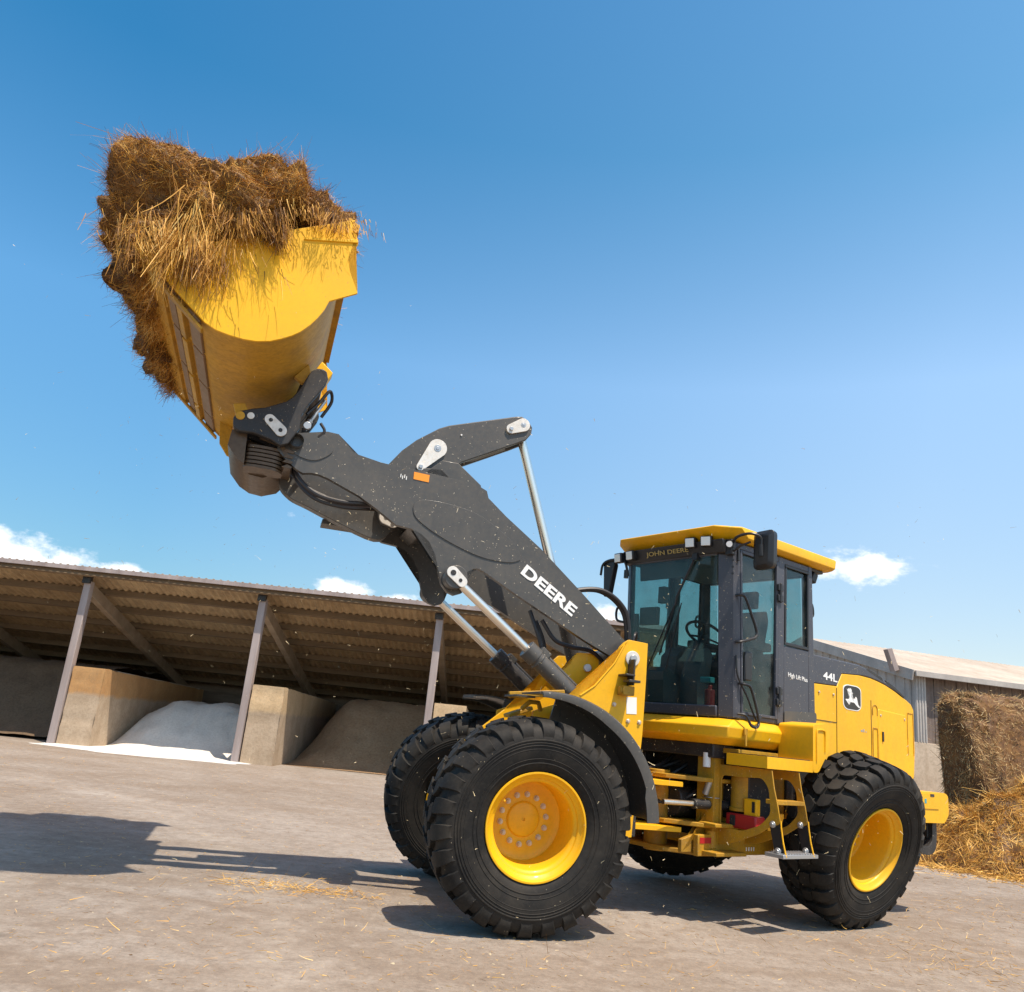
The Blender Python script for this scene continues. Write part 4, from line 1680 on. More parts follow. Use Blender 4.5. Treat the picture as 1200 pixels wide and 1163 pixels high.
slot(-1.03, -1.12, 1.85, 1.95, lambda x: .601)
slot(-1.03, -1.12, 1.38, 1.72, lambda x: .601)
slot(-1.74, -1.86, 1.50, 1.93, lambda x: yh(x) - .001)
m = MB()
m.prism([(-1.135, 1.90), (-1.15, 1.92), (-1.70, 1.905), (-1.71, 1.89), (-1.71, 1.25), (-1.69, 1.23), (-1.15, 1.25), (-1.135, 1.27)], .590, .606)
m.v = [(x, yh(x) + (.004 if y > .6 else -.01), z) for x, y, z in m.v]
m.build('engine_door', YEL, hood, .006)
# emblem: dark shield with a white border and leaping deer
EC = Vector((-.643, 1.984))


def shield(k):
    pts = [(-.5, .40), (-.30, .50), (.30, .50), (.5, .40), (.5, -.30), (.44, -.42), (.30, -.5), (-.30, -.5), (-.44, -.42), (-.5, -.30)]
    return roundpoly([(EC.x - x * .335 * k, EC.y + z * .245 * k) for x, z in pts], .03)


yE = .60
for k, mt, d0, d1, nm in ((1.0, WHITE, .0, .003, 'emblem'), (.93, BLACK, .003, .0045, 'emblem_field')):
    m = MB()
    m.prism(shield(k), yE + d0, yE + d1)
    e = m.build(nm, mt, hood)
DEER_OLD = [(-.05, .40), (-.02, .30), (.04, .33), (.06, .42), (.09, .33), (.05, .26), (.10, .24), (.12, .18), (.06, .15), (.03, .17), (.06, .02), (.10, -.06), (.22, -.02), (.30, .06), (.33, .03), (.30, -.08), (.34, -.14), (.36, -.26), (.43, -.36), (.41, -.38), (.30, -.26), (.22, -.20), (.16, -.18), (.05, -.18), (-.04, -.16), (-.10, -.22), (-.06, -.33), (-.10, -.34), (-.17, -.22), (-.12, -.12), (-.22, -.13), (-.26, -.22), (-.30, -.20), (-.27, -.08), (-.14, -.05), (-.06, .02), (-.05, .14), (-.10, .18), (-.10, .21), (-.03, .23), (-.08, .28), (-.12, .36), (-.09, .36), (-.06, .30)]
DEERPX = [(300, 262), (335, 300), (358, 252), (385, 300), (430, 245), (462, 300), (478, 398), (522, 425), (472, 442), (455, 500), (450, 570), (490, 622), (560, 618), (608, 632), (588, 555), (618, 548), (645, 600), (652, 690), (668, 790), (745, 925), (715, 950), (640, 880), (545, 762), (430, 747), (330, 688), (318, 705), (392, 825), (372, 842), (258, 662), (275, 640), (365, 645), (385, 560), (392, 485), (342, 462), (355, 442), (425, 425), (420, 372), (328, 372), (345, 338)]
DEER = [((x - 492) / 615, -(y - 588 - .13 * (x - 492)) / 860) for x, y in DEERPX]
m = MB()
m.prism([(EC.x - x * .335, EC.y + z * .245 * .95) for x, z in DEER], yE + .0045, yE + .006)
m.build('emblem_deer', WHITE, hood)
m = MB()
for k, (w_, h_) in enumerate(((.05, .02), (.03, .03), (.025, .012))):
    m.bbox((-.80 - k * .045, .6005, 1.667), (-.80 - k * .045 - w_ * .7, .602, 1.667 + h_))
m.build('small_decal', STEEL, hood)
m = MB()
m.tube([(.02, .602, 1.72), (-.35, .602, 1.72)], .0035, 6)
m.tube([(-.36, .602, 1.36), (-.36, .602, 2.05)], .0035, 6)
m.build('panel_gap', BLACK, hood)
for bx, bz in ((-1.18, 1.86), (-1.18, 1.30), (-1.67, 1.86), (-1.67, 1.30), (-.05, 1.98), (-.30, 1.98)):
    m = MB()
    m.tube([(bx, .60, bz), (bx, .612, bz)], .012, 10)
    m.build('panel_bolt', BOLT, hood, .002)
m = MB()
m.bbox((-1.20, .605, 1.60), (-1.225, .618, 1.70))
m.build('door_handle', BLACK, hood, .004)

# ---- counterweight
m = MB()
CWP = [(-1.30, -.95), (-.80, -.95), (-.80, -.60), (-.80, .60), (-.80, .95), (-1.30, .95), (-1.70, .95), (-1.84, .93), (-1.93, .80), (-1.95, -.80), (-1.84, -.93), (-1.70, -.95)]
for s in (1, -1):
    m.prism(roundpoly([(-.80, .93), (-.80, 1.158), (-1.78, 1.158), (-1.845, 1.13), (-1.845, .95), (-1.75, .868), (-1.2, .868)], .035), s * .50, s * .95)
m.bbox((-1.90, -.60, .62), (-1.2, .60, 1.158))
cwt = fp(m, 'counterweight', YEL, .012, frame='r')
m = MB()
m.prism(roundpoly([(-1.28, 1.0), (-1.28, 1.143), (-1.63, 1.147), (-1.63, 1.0)], .012), .951, .958)
m.build('hatch', YEL, cwt, .004)
m = MB()
m.prism([(-1.33, 1.05), (-1.33, 1.09), (-1.37, 1.095), (-1.37, 1.05)], .9585, .96)
m.build('teal_sticker', TEAL, cwt)
m = MB()
m.prism([(-1.45, 1.115), (-1.45, 1.14), (-1.53, 1.14), (-1.53, 1.115)], .9585, .961)
m.build('hatch_slot', BLACK, cwt)
m = MB()
m.prism(smooth_closed([(-1.20, .87), (-1.20, .72), (-1.28, .62), (-1.42, .57), (-1.56, .57), (-1.66, .64), (-1.68, .866), (-1.60, .866), (-1.58, .70), (-1.48, .64), (-1.38, .66), (-1.30, .74), (-1.28, .87)], 3), .70, .90)
m.bbox((-1.56, .80, .72), (-1.60, .86, .86))
m.build('tow_hook', BLACK, cwt, .006)
m = MB()
m.bbox((-1.28, .88, .80), (-1.42, .92, .866))
m.build('hook_plate', YEL, cwt, .005)
# ---------------------------------------------------------------- straw load in the bucket
rng = np.random.default_rng(7)


def blob(cx, ax, ex, seedv, nu, nv, amp, xf=None, low=None):
    """lumpy superellipsoid; returns verts, faces, normals-ish"""
    V = []
    for i in range(nv + 1):
        ph = -PI / 2 + PI * i / nv
        for j in range(nu):
            th = 2 * PI * j / nu
            def sp(c, e):
                return math.copysign(abs(c) ** e, c)
            p = Vector((sp(math.cos(ph), ex) * sp(math.cos(th), ex), sp(math.cos(ph), ex) * sp(math.sin(th), ex), sp(math.sin(ph), ex)))
            q = Vector((p.x * ax[0], p.y * ax[1], p.z * ax[2]))
            d = p.normalized()
            n = fbm(q * 1.5 + seedv, 3) * amp[0] + fbm(q * 5 + seedv, 3) * amp[1]
            rid = abs(mnoise.noise(q * 2.6 + seedv * 1.7)) * amp[0] * .8
            q = q + d * (n + rid)
            if xf:
                q = xf(q)
            V.append(q + Vector(cx))
    F = []
    for i in range(nv):
        for j in range(nu):
            F.append((i * nu + j, i * nu + (j + 1) % nu, (i + 1) * nu + (j + 1) % nu, (i + 1) * nu + j))
    return np.array([tuple(v) for v in V]), np.array(F)


def quad_points(V, F, n, rng):
    A = V[F]
    a = np.linalg.norm(np.cross(A[:, 2] - A[:, 0], A[:, 3] - A[:, 1]), axis=1) + 1e-12
    idx = rng.choice(len(F), n, p=a / a.sum())
    u, v = rng.random(n)[:, None], rng.random(n)[:, None]
    B = A[idx]
    P = (B[:, 0] * (1 - u) + B[:, 1] * u) * (1 - v) + (B[:, 3] * (1 - u) + B[:, 2] * u) * v
    N = np.cross(B[:, 2] - B[:, 0], B[:, 3] - B[:, 1])
    N /= np.linalg.norm(N, axis=1)[:, None] + 1e-12
    return P, N


def straw_dirs(P, N, rng, out=.45, grain=None, down=.25):
    n = len(P)
    T = np.array([[mnoise.noise(Vector(p * 1.3)), mnoise.noise(Vector(p * 1.3 + 31.1)), mnoise.noise(Vector(p * 1.3 + 77.7))] for p in P]) * 2.2
    D = T + rng.normal(size=(n, 3)) * .55
    D -= N * (D * N).sum(1)[:, None]
    D /= np.linalg.norm(D, axis=1)[:, None] + 1e-9
    D = D + N * (rng.random(n)[:, None] * out)
    D[:, 2] -= down * rng.random(n)
    return D / (np.linalg.norm(D, axis=1)[:, None] + 1e-9)


def clumpy(c, ax, ex, sd, nu, nv, xf=None, amp=1.0):
    """superellipsoid broken into rounded clumps with deep creases between them"""
    V = []
    for i in range(nv + 1):
        ph = -PI / 2 + PI * i / nv
        for j in range(nu):
            th = 2 * PI * j / nu
            def sp(q, e):
                return math.copysign(abs(q) ** e, q)
            p = Vector((sp(math.cos(ph), ex) * sp(math.cos(th), ex), sp(math.cos(ph), ex) * sp(math.sin(th), ex), sp(math.sin(ph), ex)))
            q = Vector((p.x * ax[0], p.y * ax[1], p.z * ax[2]))
            if xf:
                q = xf(q)
            d = p.normalized()
            w = q + Vector(mnoise.noise_vector(q * 1.9 + sd)) * .16
            a = abs(mnoise.noise(w * 2.1 + sd)) * .30 + abs(mnoise.noise(w * 4.4 + sd * 2)) * .26 + abs(mnoise.noise(w * 10 + sd * 3)) * .13 + mnoise.noise(w * 26 + sd) * .03
            V.append(q + d * (a - .15 + fbm(q * 1.2 + sd * 1.3, 2) * .08) * amp + Vector(c))
    F = [(i * nu + j, i * nu + (j + 1) % nu, (i + 1) * nu + (j + 1) % nu, (i + 1) * nu + j) for i in range(nv) for j in range(nu)]
    return np.array([tuple(v) for v in V]), np.array(F)


def straw_load():
    def shape(q):
        x, y, z = q
        if z < .28:
            x = max(x, -.36 - max(0, z) * 2.0)
        if z < .12:
            y = max(y, -1.16)
        x = max(x, -.62 - .33 * max(0, min(1, (y - .35) / .5)))
        if z < .05:
            x = min(x, .86 + z * .75)
            near = max(0, min(1, (y - .95) / .25))
            lowz = -.20 + .02 * x
            if x > -.25:
                lowz = -.12 - .42 * max(0, min(1, (x + .25) / .55))
            z = max(z, lowz) if near > .3 else z
        else:
            z *= 1 - .08 * math.exp(-((x + .45) / .28) ** 2) - .14 * max(0, -x - .3) + .10 * math.exp(-((x - .1) / .3) ** 2) - .13 * max(0, min(1, (x - .45) / .35))
        if x < -.22 and z < .14:
            y = min(y, 1.0)
        return Vector((x, y, z))
    c = (2.68, -.04, 4.80)
    V, F = clumpy(c, (1.02, 1.35, .56), .68, Vector((3.1, 7.2, 1.4)), 230, 130, shape)
    V2, F2 = clumpy((3.33, -.1, 4.38), (.10, 1.30, .20), .8, Vector((9.1, 2.2, 5.4)), 130, 50)
    sets = [(V, F), (V2, F2)]
    out = list(sets)
    for (v, f), n, lk in zip(sets, (190000, 22000), (1.0, .8)):
        P, N = quad_points(v, f, n, rng)
        cc = v.mean(0)
        N = N * np.sign(((P - cc) * N).sum(1))[:, None]
        D = straw_dirs(P, N, rng, .20, down=.25)
        D = D + rng.normal(size=(n, 3)) * .30
        D /= np.linalg.norm(D, axis=1)[:, None]
        L = (rng.gamma(2.2, .020, n) + .018) * lk
        out.append(strands(P - D * .02, D, L, rng.uniform(.0012, .0027, n), rng, .9, 2, .2))
        k = n // 260
        D2 = D[:k] + N[:k] * .35
        D2 /= np.linalg.norm(D2, axis=1)[:, None]
        out.append(strands(P[:k], D2, rng.uniform(.08, .17, k), rng.uniform(.0016, .003, k), rng, .5, 4, .6))
    # locks trailing down the near side plate
    def locks(n, xm, xs, zm, zs, l0, l1):
        x = rng.normal(xm, xs, n)
        P = np.stack([x, rng.uniform(1.24, 1.40, n), zm + rng.normal(0, zs, n)], 1)
        wav = np.array([mnoise.noise(Vector((xx * 6, 0, 3.3))) for xx in x])
        D = np.stack([-.25 + wav * .7 + rng.normal(0, .16, n), rng.normal(.04, .15, n), -np.ones(n)], 1)
        D /= np.linalg.norm(D, axis=1)[:, None]
        out.append(strands(P, D, rng.uniform(l0, l1, n) * (.6 + .8 * np.clip(wav + .5, 0, 1)), rng.uniform(.0018, .0036, n), rng, .3, 4, .1))
    locks(1300, 3.0, .20, 4.36, .10, .06, .20)
    locks(160, 2.95, .10, 4.62, .1, .2, .42)
    locks(380, 2.42, .035, 4.72, .06, .08, .24)
    locks(500, 2.1, .16, 4.86, .03, .03, .08)
    locks(420, 2.62, .12, 4.66, .05, .05, .2)
    # fringe along the whole cutting edge
    n = 7000
    y = rng.uniform(-1.42, 1.28, n)
    P = np.stack([3.27 + rng.normal(0, .05, n), y, 4.28 + rng.normal(0, .06, n)], 1)
    D = np.stack([rng.normal(.3, .5, n), rng.normal(0, .5, n), -rng.random(n) * 1.3 + .1], 1)
    D /= np.linalg.norm(D, axis=1)[:, None]
    out.append(strands(P, D, rng.uniform(.03, .12, n), rng.uniform(.0016, .003, n), rng, .6, 3, .3))
    o = mesh_np('straw_load', out, STRAWB, dark=STRAWD, ndark=(0, 1))
    o.location = FO
    o.rotation_euler = (0, 0, FA)
    tag(o, 'heap of brown matted straw piled in the raised loader bucket and hanging over its edges', 'straw heap')


straw_load()


# ---------------------------------------------------------------- open storage shed
SHY, SHZ, SLOPE = 20.6, 3.86, .262
TIMB = None


def shed_mats():
    global TIMB, CORR, CONC, PLANK, BACKM, PURL, RAFT
    for nm, c0, c1 in (('dark_purlin_timber', (.12, .08, .045), (.21, .145, .085)), ('brown_rafter_timber', (.24, .175, .115), (.36, .275, .195))):
        m, nt, b = new_mat(nm)
        c = ramp(nt, noise(nt, 3, 6, .65, stretch=(.2, 1, 1)), [(.3, c0), (.7, c1)])
        nt.links.new(c, b.inputs['Base Color'])
        b.inputs['Roughness'].default_value = .85
        if 'purlin' in nm:
            PURL = m
        else:
            RAFT = m
    m, nt, b = new_mat('weathered_timber')
    g = noise(nt, 3, 6, .65, stretch=(1, 1, .15))
    c = ramp(nt, g, [(.3, (.25, .20, .185)), (.7, (.42, .355, .335))])
    nt.links.new(c, b.inputs['Base Color'])
    b.inputs['Roughness'].default_value = .85
    bump(nt, b, noise(nt, 60, 3, .6, stretch=(1, 1, .1)), .3, .006)
    TIMB = m
    m, nt, b = new_mat('brown_corrugated_sheet')
    g = noise(nt, .8, 6, .65)
    g2 = noise(nt, 9, 4, .7, stretch=(1, .3, 1))
    c = ramp(nt, g, [(.3, (.34, .235, .13)), (.7, (.52, .385, .22))])
    c = mixc(nt, ramp(nt, g2, [(.4, (0, 0, 0)), (.8, (.7,) * 3)]), c, (.14, .09, .055))
    nt.links.new(c, b.inputs['Base Color'])
    b.inputs['Roughness'].default_value = .8
    CORR = m
    m, nt, b = new_mat('stained_concrete')
    g = noise(nt, 1.3, 7, .7)
    g2 = noise(nt, 14, 5, .7)
    g3 = noise(nt, 2.5, 5, .6, stretch=(1, 1, .2))
    c = ramp(nt, g, [(.3, (.40, .31, .22)), (.7, (.60, .49, .375))])
    c = mixc(nt, ramp(nt, g2, [(.45, (0, 0, 0)), (.8, (.5,) * 3)]), c, (.20, .15, .10))
    c = mixc(nt, ramp(nt, g3, [(.5, (0, 0, 0)), (.8, (.5,) * 3)]), c, (.24, .15, .08))
    nt.links.new(c, b.inputs['Base Color'])
    b.inputs['Roughness'].default_value = .9
    bump(nt, b, g2, .4, .012)
    CONC = m
    m, nt, b = new_mat('rust_stained_concrete')
    c = ramp(nt, noise(nt, 1.6, 7, .7), [(.3, (.40, .20, .07)), (.7, (.58, .36, .16))])
    c = mixc(nt, ramp(nt, noise(nt, 12, 5, .7), [(.45, (0, 0, 0)), (.8, (.6,) * 3)]), c, (.20, .12, .06))
    nt.links.new(c, b.inputs['Base Color'])
    b.inputs['Roughness'].default_value = .9
    PLANK = m
    m, nt, b = new_mat('dark_boarding')
    c = ramp(nt, noise(nt, 2.0, 6, .65, stretch=(.4, 1, 3)), [(.3, (.15, .11, .08)), (.7, (.28, .21, .155))])
    nt.links.new(c, b.inputs['Base Color'])
    b.inputs['Roughness'].default_value = .9
    BACKM = m


shed_mats()
PX = [-18.7, -14.4, -10.1, -5.8, -1.45, 2.9]
X0, X1 = -21.0, 4.2


def roofz(y):
    return SHZ + .01 - (y - SHY) * SLOPE


shed = empty('storage_shed', (-8, SHY, 0))
tag(shed, 'long open-fronted storage shed with sloping brown roof on wooden posts behind the loader', 'shed')
SO = Vector((-8, SHY, 0))


def sp_(mb, name, mat, bevel=.01, **k):
    mb.v = [(x - SO.x, y - SO.y, z) for x, y, z in mb.v]
    return mb.build(name, mat, shed, bevel, **k)


# roof of corrugated sheet
m = MB()
pitch = .177
nx = int((X1 - X0) / pitch * 6)
YA, YB = SHY - .42, SHY + 8.4
vs = []
for y in (YA, YB):
    for i in range(nx + 1):
        x = X0 + (X1 - X0) * i / nx
        vs.append((x, y, roofz(y) + .14 + .024 * math.sin(2 * PI * (x - X0) / pitch)))
n1 = nx + 1
vs += [(x, y, z + .012) for x, y, z in vs]
fs = []
for i in range(nx):
    fs.append((i, i + 1, n1 + i + 1, n1 + i))
    fs.append((2 * n1 + i + 1, 2 * n1 + i, 3 * n1 + i, 3 * n1 + i + 1))
    fs.append((i + 1, i, 2 * n1 + i, 2 * n1 + i + 1))
    fs.append((n1 + i, n1 + i + 1, 3 * n1 + i + 1, 3 * n1 + i))
m.add(vs, fs)
sp_(m, 'roof', CORR, 0, smooth=60)
# purlins run along the shed under the sheets
for k in range(9):
    m = MB()
    y = YA + .12 + k * 1.12
    m.box(((X0 + X1) / 2, y, roofz(y) + .05), (X1 - X0, .09, .155), (-math.atan(SLOPE), 0, 0))
    sp_(m, 'purlin', PURL, .004)
m = MB()
m.box(((X0 + X1) / 2, YA - .02, roofz(YA) + .10), (X1 - X0, .03, .10))
sp_(m, 'fascia', TIMB, .004)
for x in PX:
    m = MB()
    m.box((x, SHY, SHZ / 2 - .02), (.17, .20, SHZ - .02))
    sp_(m, 'post', TIMB, .012)
    m = MB()
    m.box((x - .02, SHY - .09, SHZ + .02), (.20, .14, .22))
    sp_(m, 'post_cap', BLACK, .01)
    m = MB()
    a = Vector((x, SHY + .02, SHZ - .20))
    b = Vector((x, YB - .2, roofz(YB - .2) - .16))
    m.beam(a, b, .16, .28)
    sp_(m, 'rafter', RAFT, .008)
m = MB()
m.bbox((X0, YB - .20, 0), (X1, YB - .05, 1.98))
sp_(m, 'rear_wall', BACKM, .01)
m = MB()
for k in range(6):
    m.bbox((X0, YB - .235 - .01 * (k % 2), .04 + k * .31), (X1, YB - .20, .33 + k * .31))
sp_(m, 'rear_boarding', BACKM, .006)
m = MB()
m.bbox((X0, SHY, 0), (X0 + .1, YB - .2, 1.6))
m.bbox((X1 - .1, SHY, 0), (X1, YB - .2, 1.6))
sp_(m, 'end_wall', BACKM, .006)

# partition walls between the bays: cast concrete, stained where heaps have stood against it
def wall_mat(name, up0, up1):
    m, nt, b = new_mat(name)
    tc = nt.nodes.new('ShaderNodeTexCoord')
    sp = nt.nodes.new('ShaderNodeSeparateXYZ')
    nt.links.new(tc.outputs['Object'], sp.inputs[0])
    g = noise(nt, 1.3, 7, .7)
    g2 = noise(nt, 16, 5, .75)
    ad = nt.nodes.new('ShaderNodeMath')
    ad.operation = 'MULTIPLY_ADD'
    nt.links.new(g, ad.inputs[0])
    ad.inputs[1].default_value = .35
    nt.links.new(sp.outputs[2], ad.inputs[2])
    low = ramp(nt, g, [(.3, (.35, .255, .165)), (.7, (.55, .43, .31))])
    upc = ramp(nt, g, [(.3, up0), (.7, up1)])
    band = ramp(nt, ad.outputs[0], [(.0, (0, 0, 0)), (1, (1, 1, 1))])
    mr = nt.nodes.new('ShaderNodeMapRange')
    nt.links.new(ad.outputs[0], mr.inputs[0])
    mr.inputs[1].default_value = 1.30
    mr.inputs[2].default_value = 1.40
    c = mixc(nt, mr.outputs[0], low, upc)
    c = mixc(nt, ramp(nt, g2, [(.45, (0, 0, 0)), (.8, (.55,) * 3)]), c, (.21, .145, .09))
    c = mixc(nt, ramp(nt, noise(nt, 2.4, 5, .6, stretch=(1, 1, .15)), [(.5, (0, 0, 0)), (.8, (.5,) * 3)]), c, (.27, .17, .09))
    nt.links.new(c, b.inputs['Base Color'])
    b.inputs['Roughness'].default_value = .92
    bump(nt, b, g2, .5, .015)
    return m


WALLM = {True: wall_mat('rust_stained_wall', (.40, .195, .065), (.56, .33, .14)), False: wall_mat('tan_stained_wall', (.50, .34, .18), (.66, .49, .30))}
LBL = {2: 'concrete bay wall with rust-brown top under the left shed post, white powder beside it',
       3: 'pale concrete bay wall under the middle shed post, white powder on its left',
       4: 'concrete bay wall half hidden behind the loader wheels under the right-hand shed post'}
for i, x in enumerate(PX):
    if i not in LBL:
        continue
    w = empty('bay_wall', (x + .50, SHY, 0))
    tag(w, LBL[i], 'wall', 'concrete walls dividing the shed bays')
    hx = .38
    L_ = YB - SHY - 1.2

    m = MB()
    rj = random.Random(i)
    top_ = [(L_ - (L_ + .05) * k / 34, 1.62 + .18 * k / 34 + rj.uniform(-.022, .012)) for k in range(35)]
    front_ = [(-.05 + rj.uniform(-.012, .016), 1.80 - 1.8 * k / 14) for k in range(1, 14)]
    m.prism([(-.05, 0), (L_, 0)] + top_ + front_, -hx, hx, axis='x')
    m.build('wall_panel', WALLM[i == 2], w, .02)
    m = MB()
    m.prism([(.5, 1.72), (L_ - .2, 1.60), (L_ - .2, 1.66), (.5, 1.80)], -hx + .06, hx - .06, axis='x')
    m.build('coping', CONC, w, .008)


# ---------------------------------------------------------------- loose heaps in the bays
def heap(name, mat, x0, x1, y0, y1, hfun, label, cat, n=(70, 50), rough=.05, seed=1.0):
    m = MB()
    nx_, ny_ = n
    for j in range(ny_ + 1):
        for i in range(nx_ + 1):
            x = x0 + (x1 - x0) * i / nx_
            y = y0 + (y1 - y0) * j / ny_
            u, v = i / nx_, j / ny_
            h = hfun(u, v)
            edge = min(1, min(u, 1 - u) * 8 + .0) if False else 1
            h += (fbm(Vector((x * 1.6, y * 1.6, seed)), 4) * rough * 3 + fbm(Vector((x * 7, y * 7, seed)), 3) * rough * .8) * min(1, h * 3)
            m.v.append((x, y, max(-.02, h)))
    for j in range(ny_):
        for i in range(nx_):
            a = j * (nx_ + 1) + i
            m.f.append((a, a + 1, a + nx_ + 2, a + nx_ + 1))
            m.mi.append(0)
    # skirt down and a base so the heap is a closed solid
    o = m.build(name, mat, smooth=70, fix=False)
    tag(o, label, cat)
    return o


def soil_mat(name, a, b_, c_, sc=2.0):
    m, nt, b = new_mat(name)
    c = ramp(nt, noise(nt, sc, 7, .7), [(.3, a), (.7, b_)])
    c = mixc(nt, ramp(nt, noise(nt, 18, 5, .75), [(.45, (0, 0, 0)), (.75, (.7,) * 3)]), c, c_)
    nt.links.new(c, b.inputs['Base Color'])
    b.inputs['Roughness'].default_value = .95
    bump(nt, b, noise(nt, 25, 5, .75), .6, .03)
    return m


LIME = soil_mat('lime_powder', (.74, .665, .58), (.86, .79, .70), (.58, .51, .43), 1.2)
LIMEW = soil_mat('spilled_lime', (.60, .58, .55), (.80, .79, .77), (.48, .45, .41), 1.6)
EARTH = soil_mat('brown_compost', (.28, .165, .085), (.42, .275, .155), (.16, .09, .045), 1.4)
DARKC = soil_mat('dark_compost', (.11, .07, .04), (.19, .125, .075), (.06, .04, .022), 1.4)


def sm(t):
    t = max(0, min(1, t))
    return t * t * (3 - 2 * t)


heap('lime_heap', LIME, -9.26, -5.95, 21.0, 28.0,
     lambda u, v: (1.28 * sm(v * 3.0) * (.62 + .38 * sm((u - .0) * 3.0)) * (1 - .06 * math.exp(-((u - .45) / .10) ** 2) - .16 * sm((u - .5) * 1.6)) * sm(u * 5 + .25 + v) * (1 - .4 * sm((v - .5) * 2))),
     'heap of pale grey-white powder in the middle shed bay', 'powder heap', seed=3.3)
heap('compost_heap', EARTH, -4.90, -1.30, 21.45, 28.7, lambda u, v: 1.75 * sm(v * 2.6 + .05) * sm(u * 2.2 + .1 + v * .5),
     'brown compost heap in the third shed bay behind the front wheels', 'compost heap', seed=5.1)
heap('compost_heap', EARTH, -.52, 3.9, 21.5, 28.7, lambda u, v: 1.5 * sm(v * 2.4 + .05),
     'brown heap at the shed end seen past the loader boom cylinders', 'compost heap', seed=8.4)
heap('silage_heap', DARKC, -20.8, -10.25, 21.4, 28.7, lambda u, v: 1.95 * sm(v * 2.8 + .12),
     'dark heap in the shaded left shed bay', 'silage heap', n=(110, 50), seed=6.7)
# powder swept out over the yard, irregular edge
m = MB()
pts = []
for k in range(80):
    a = 2 * PI * k / 80
    r = 1 + .22 * mnoise.noise(Vector((math.cos(a) * 3, math.sin(a) * 3, 2)))
    pts.append((-7.85 + 2.5 * r * math.cos(a), 20.62 + 1.25 * r * math.sin(a)))
vs = [(-7.75, 20.8, .035)] + [(-7.75 + (x + 7.75) * f, 20.75 + (y - 20.75) * f, z) for f, z in ((.5, .03), (.85, .02), (1, .004)) for x, y in pts]
fs = [(0, 1 + k, 1 + (k + 1) % 80) for k in range(80)]
for q in range(2):
    fs += [(1 + q * 80 + k, 81 + q * 80 + k, 81 + q * 80 + (k + 1) % 80, 1 + q * 80 + (k + 1) % 80) for k in range(80)]
m.add(vs, fs)
o = m.build('spilled_powder', LIMEW, smooth=70)
tag(o, 'white powder spilled across the yard in front of the middle shed bay', 'powder', kind='stuff')


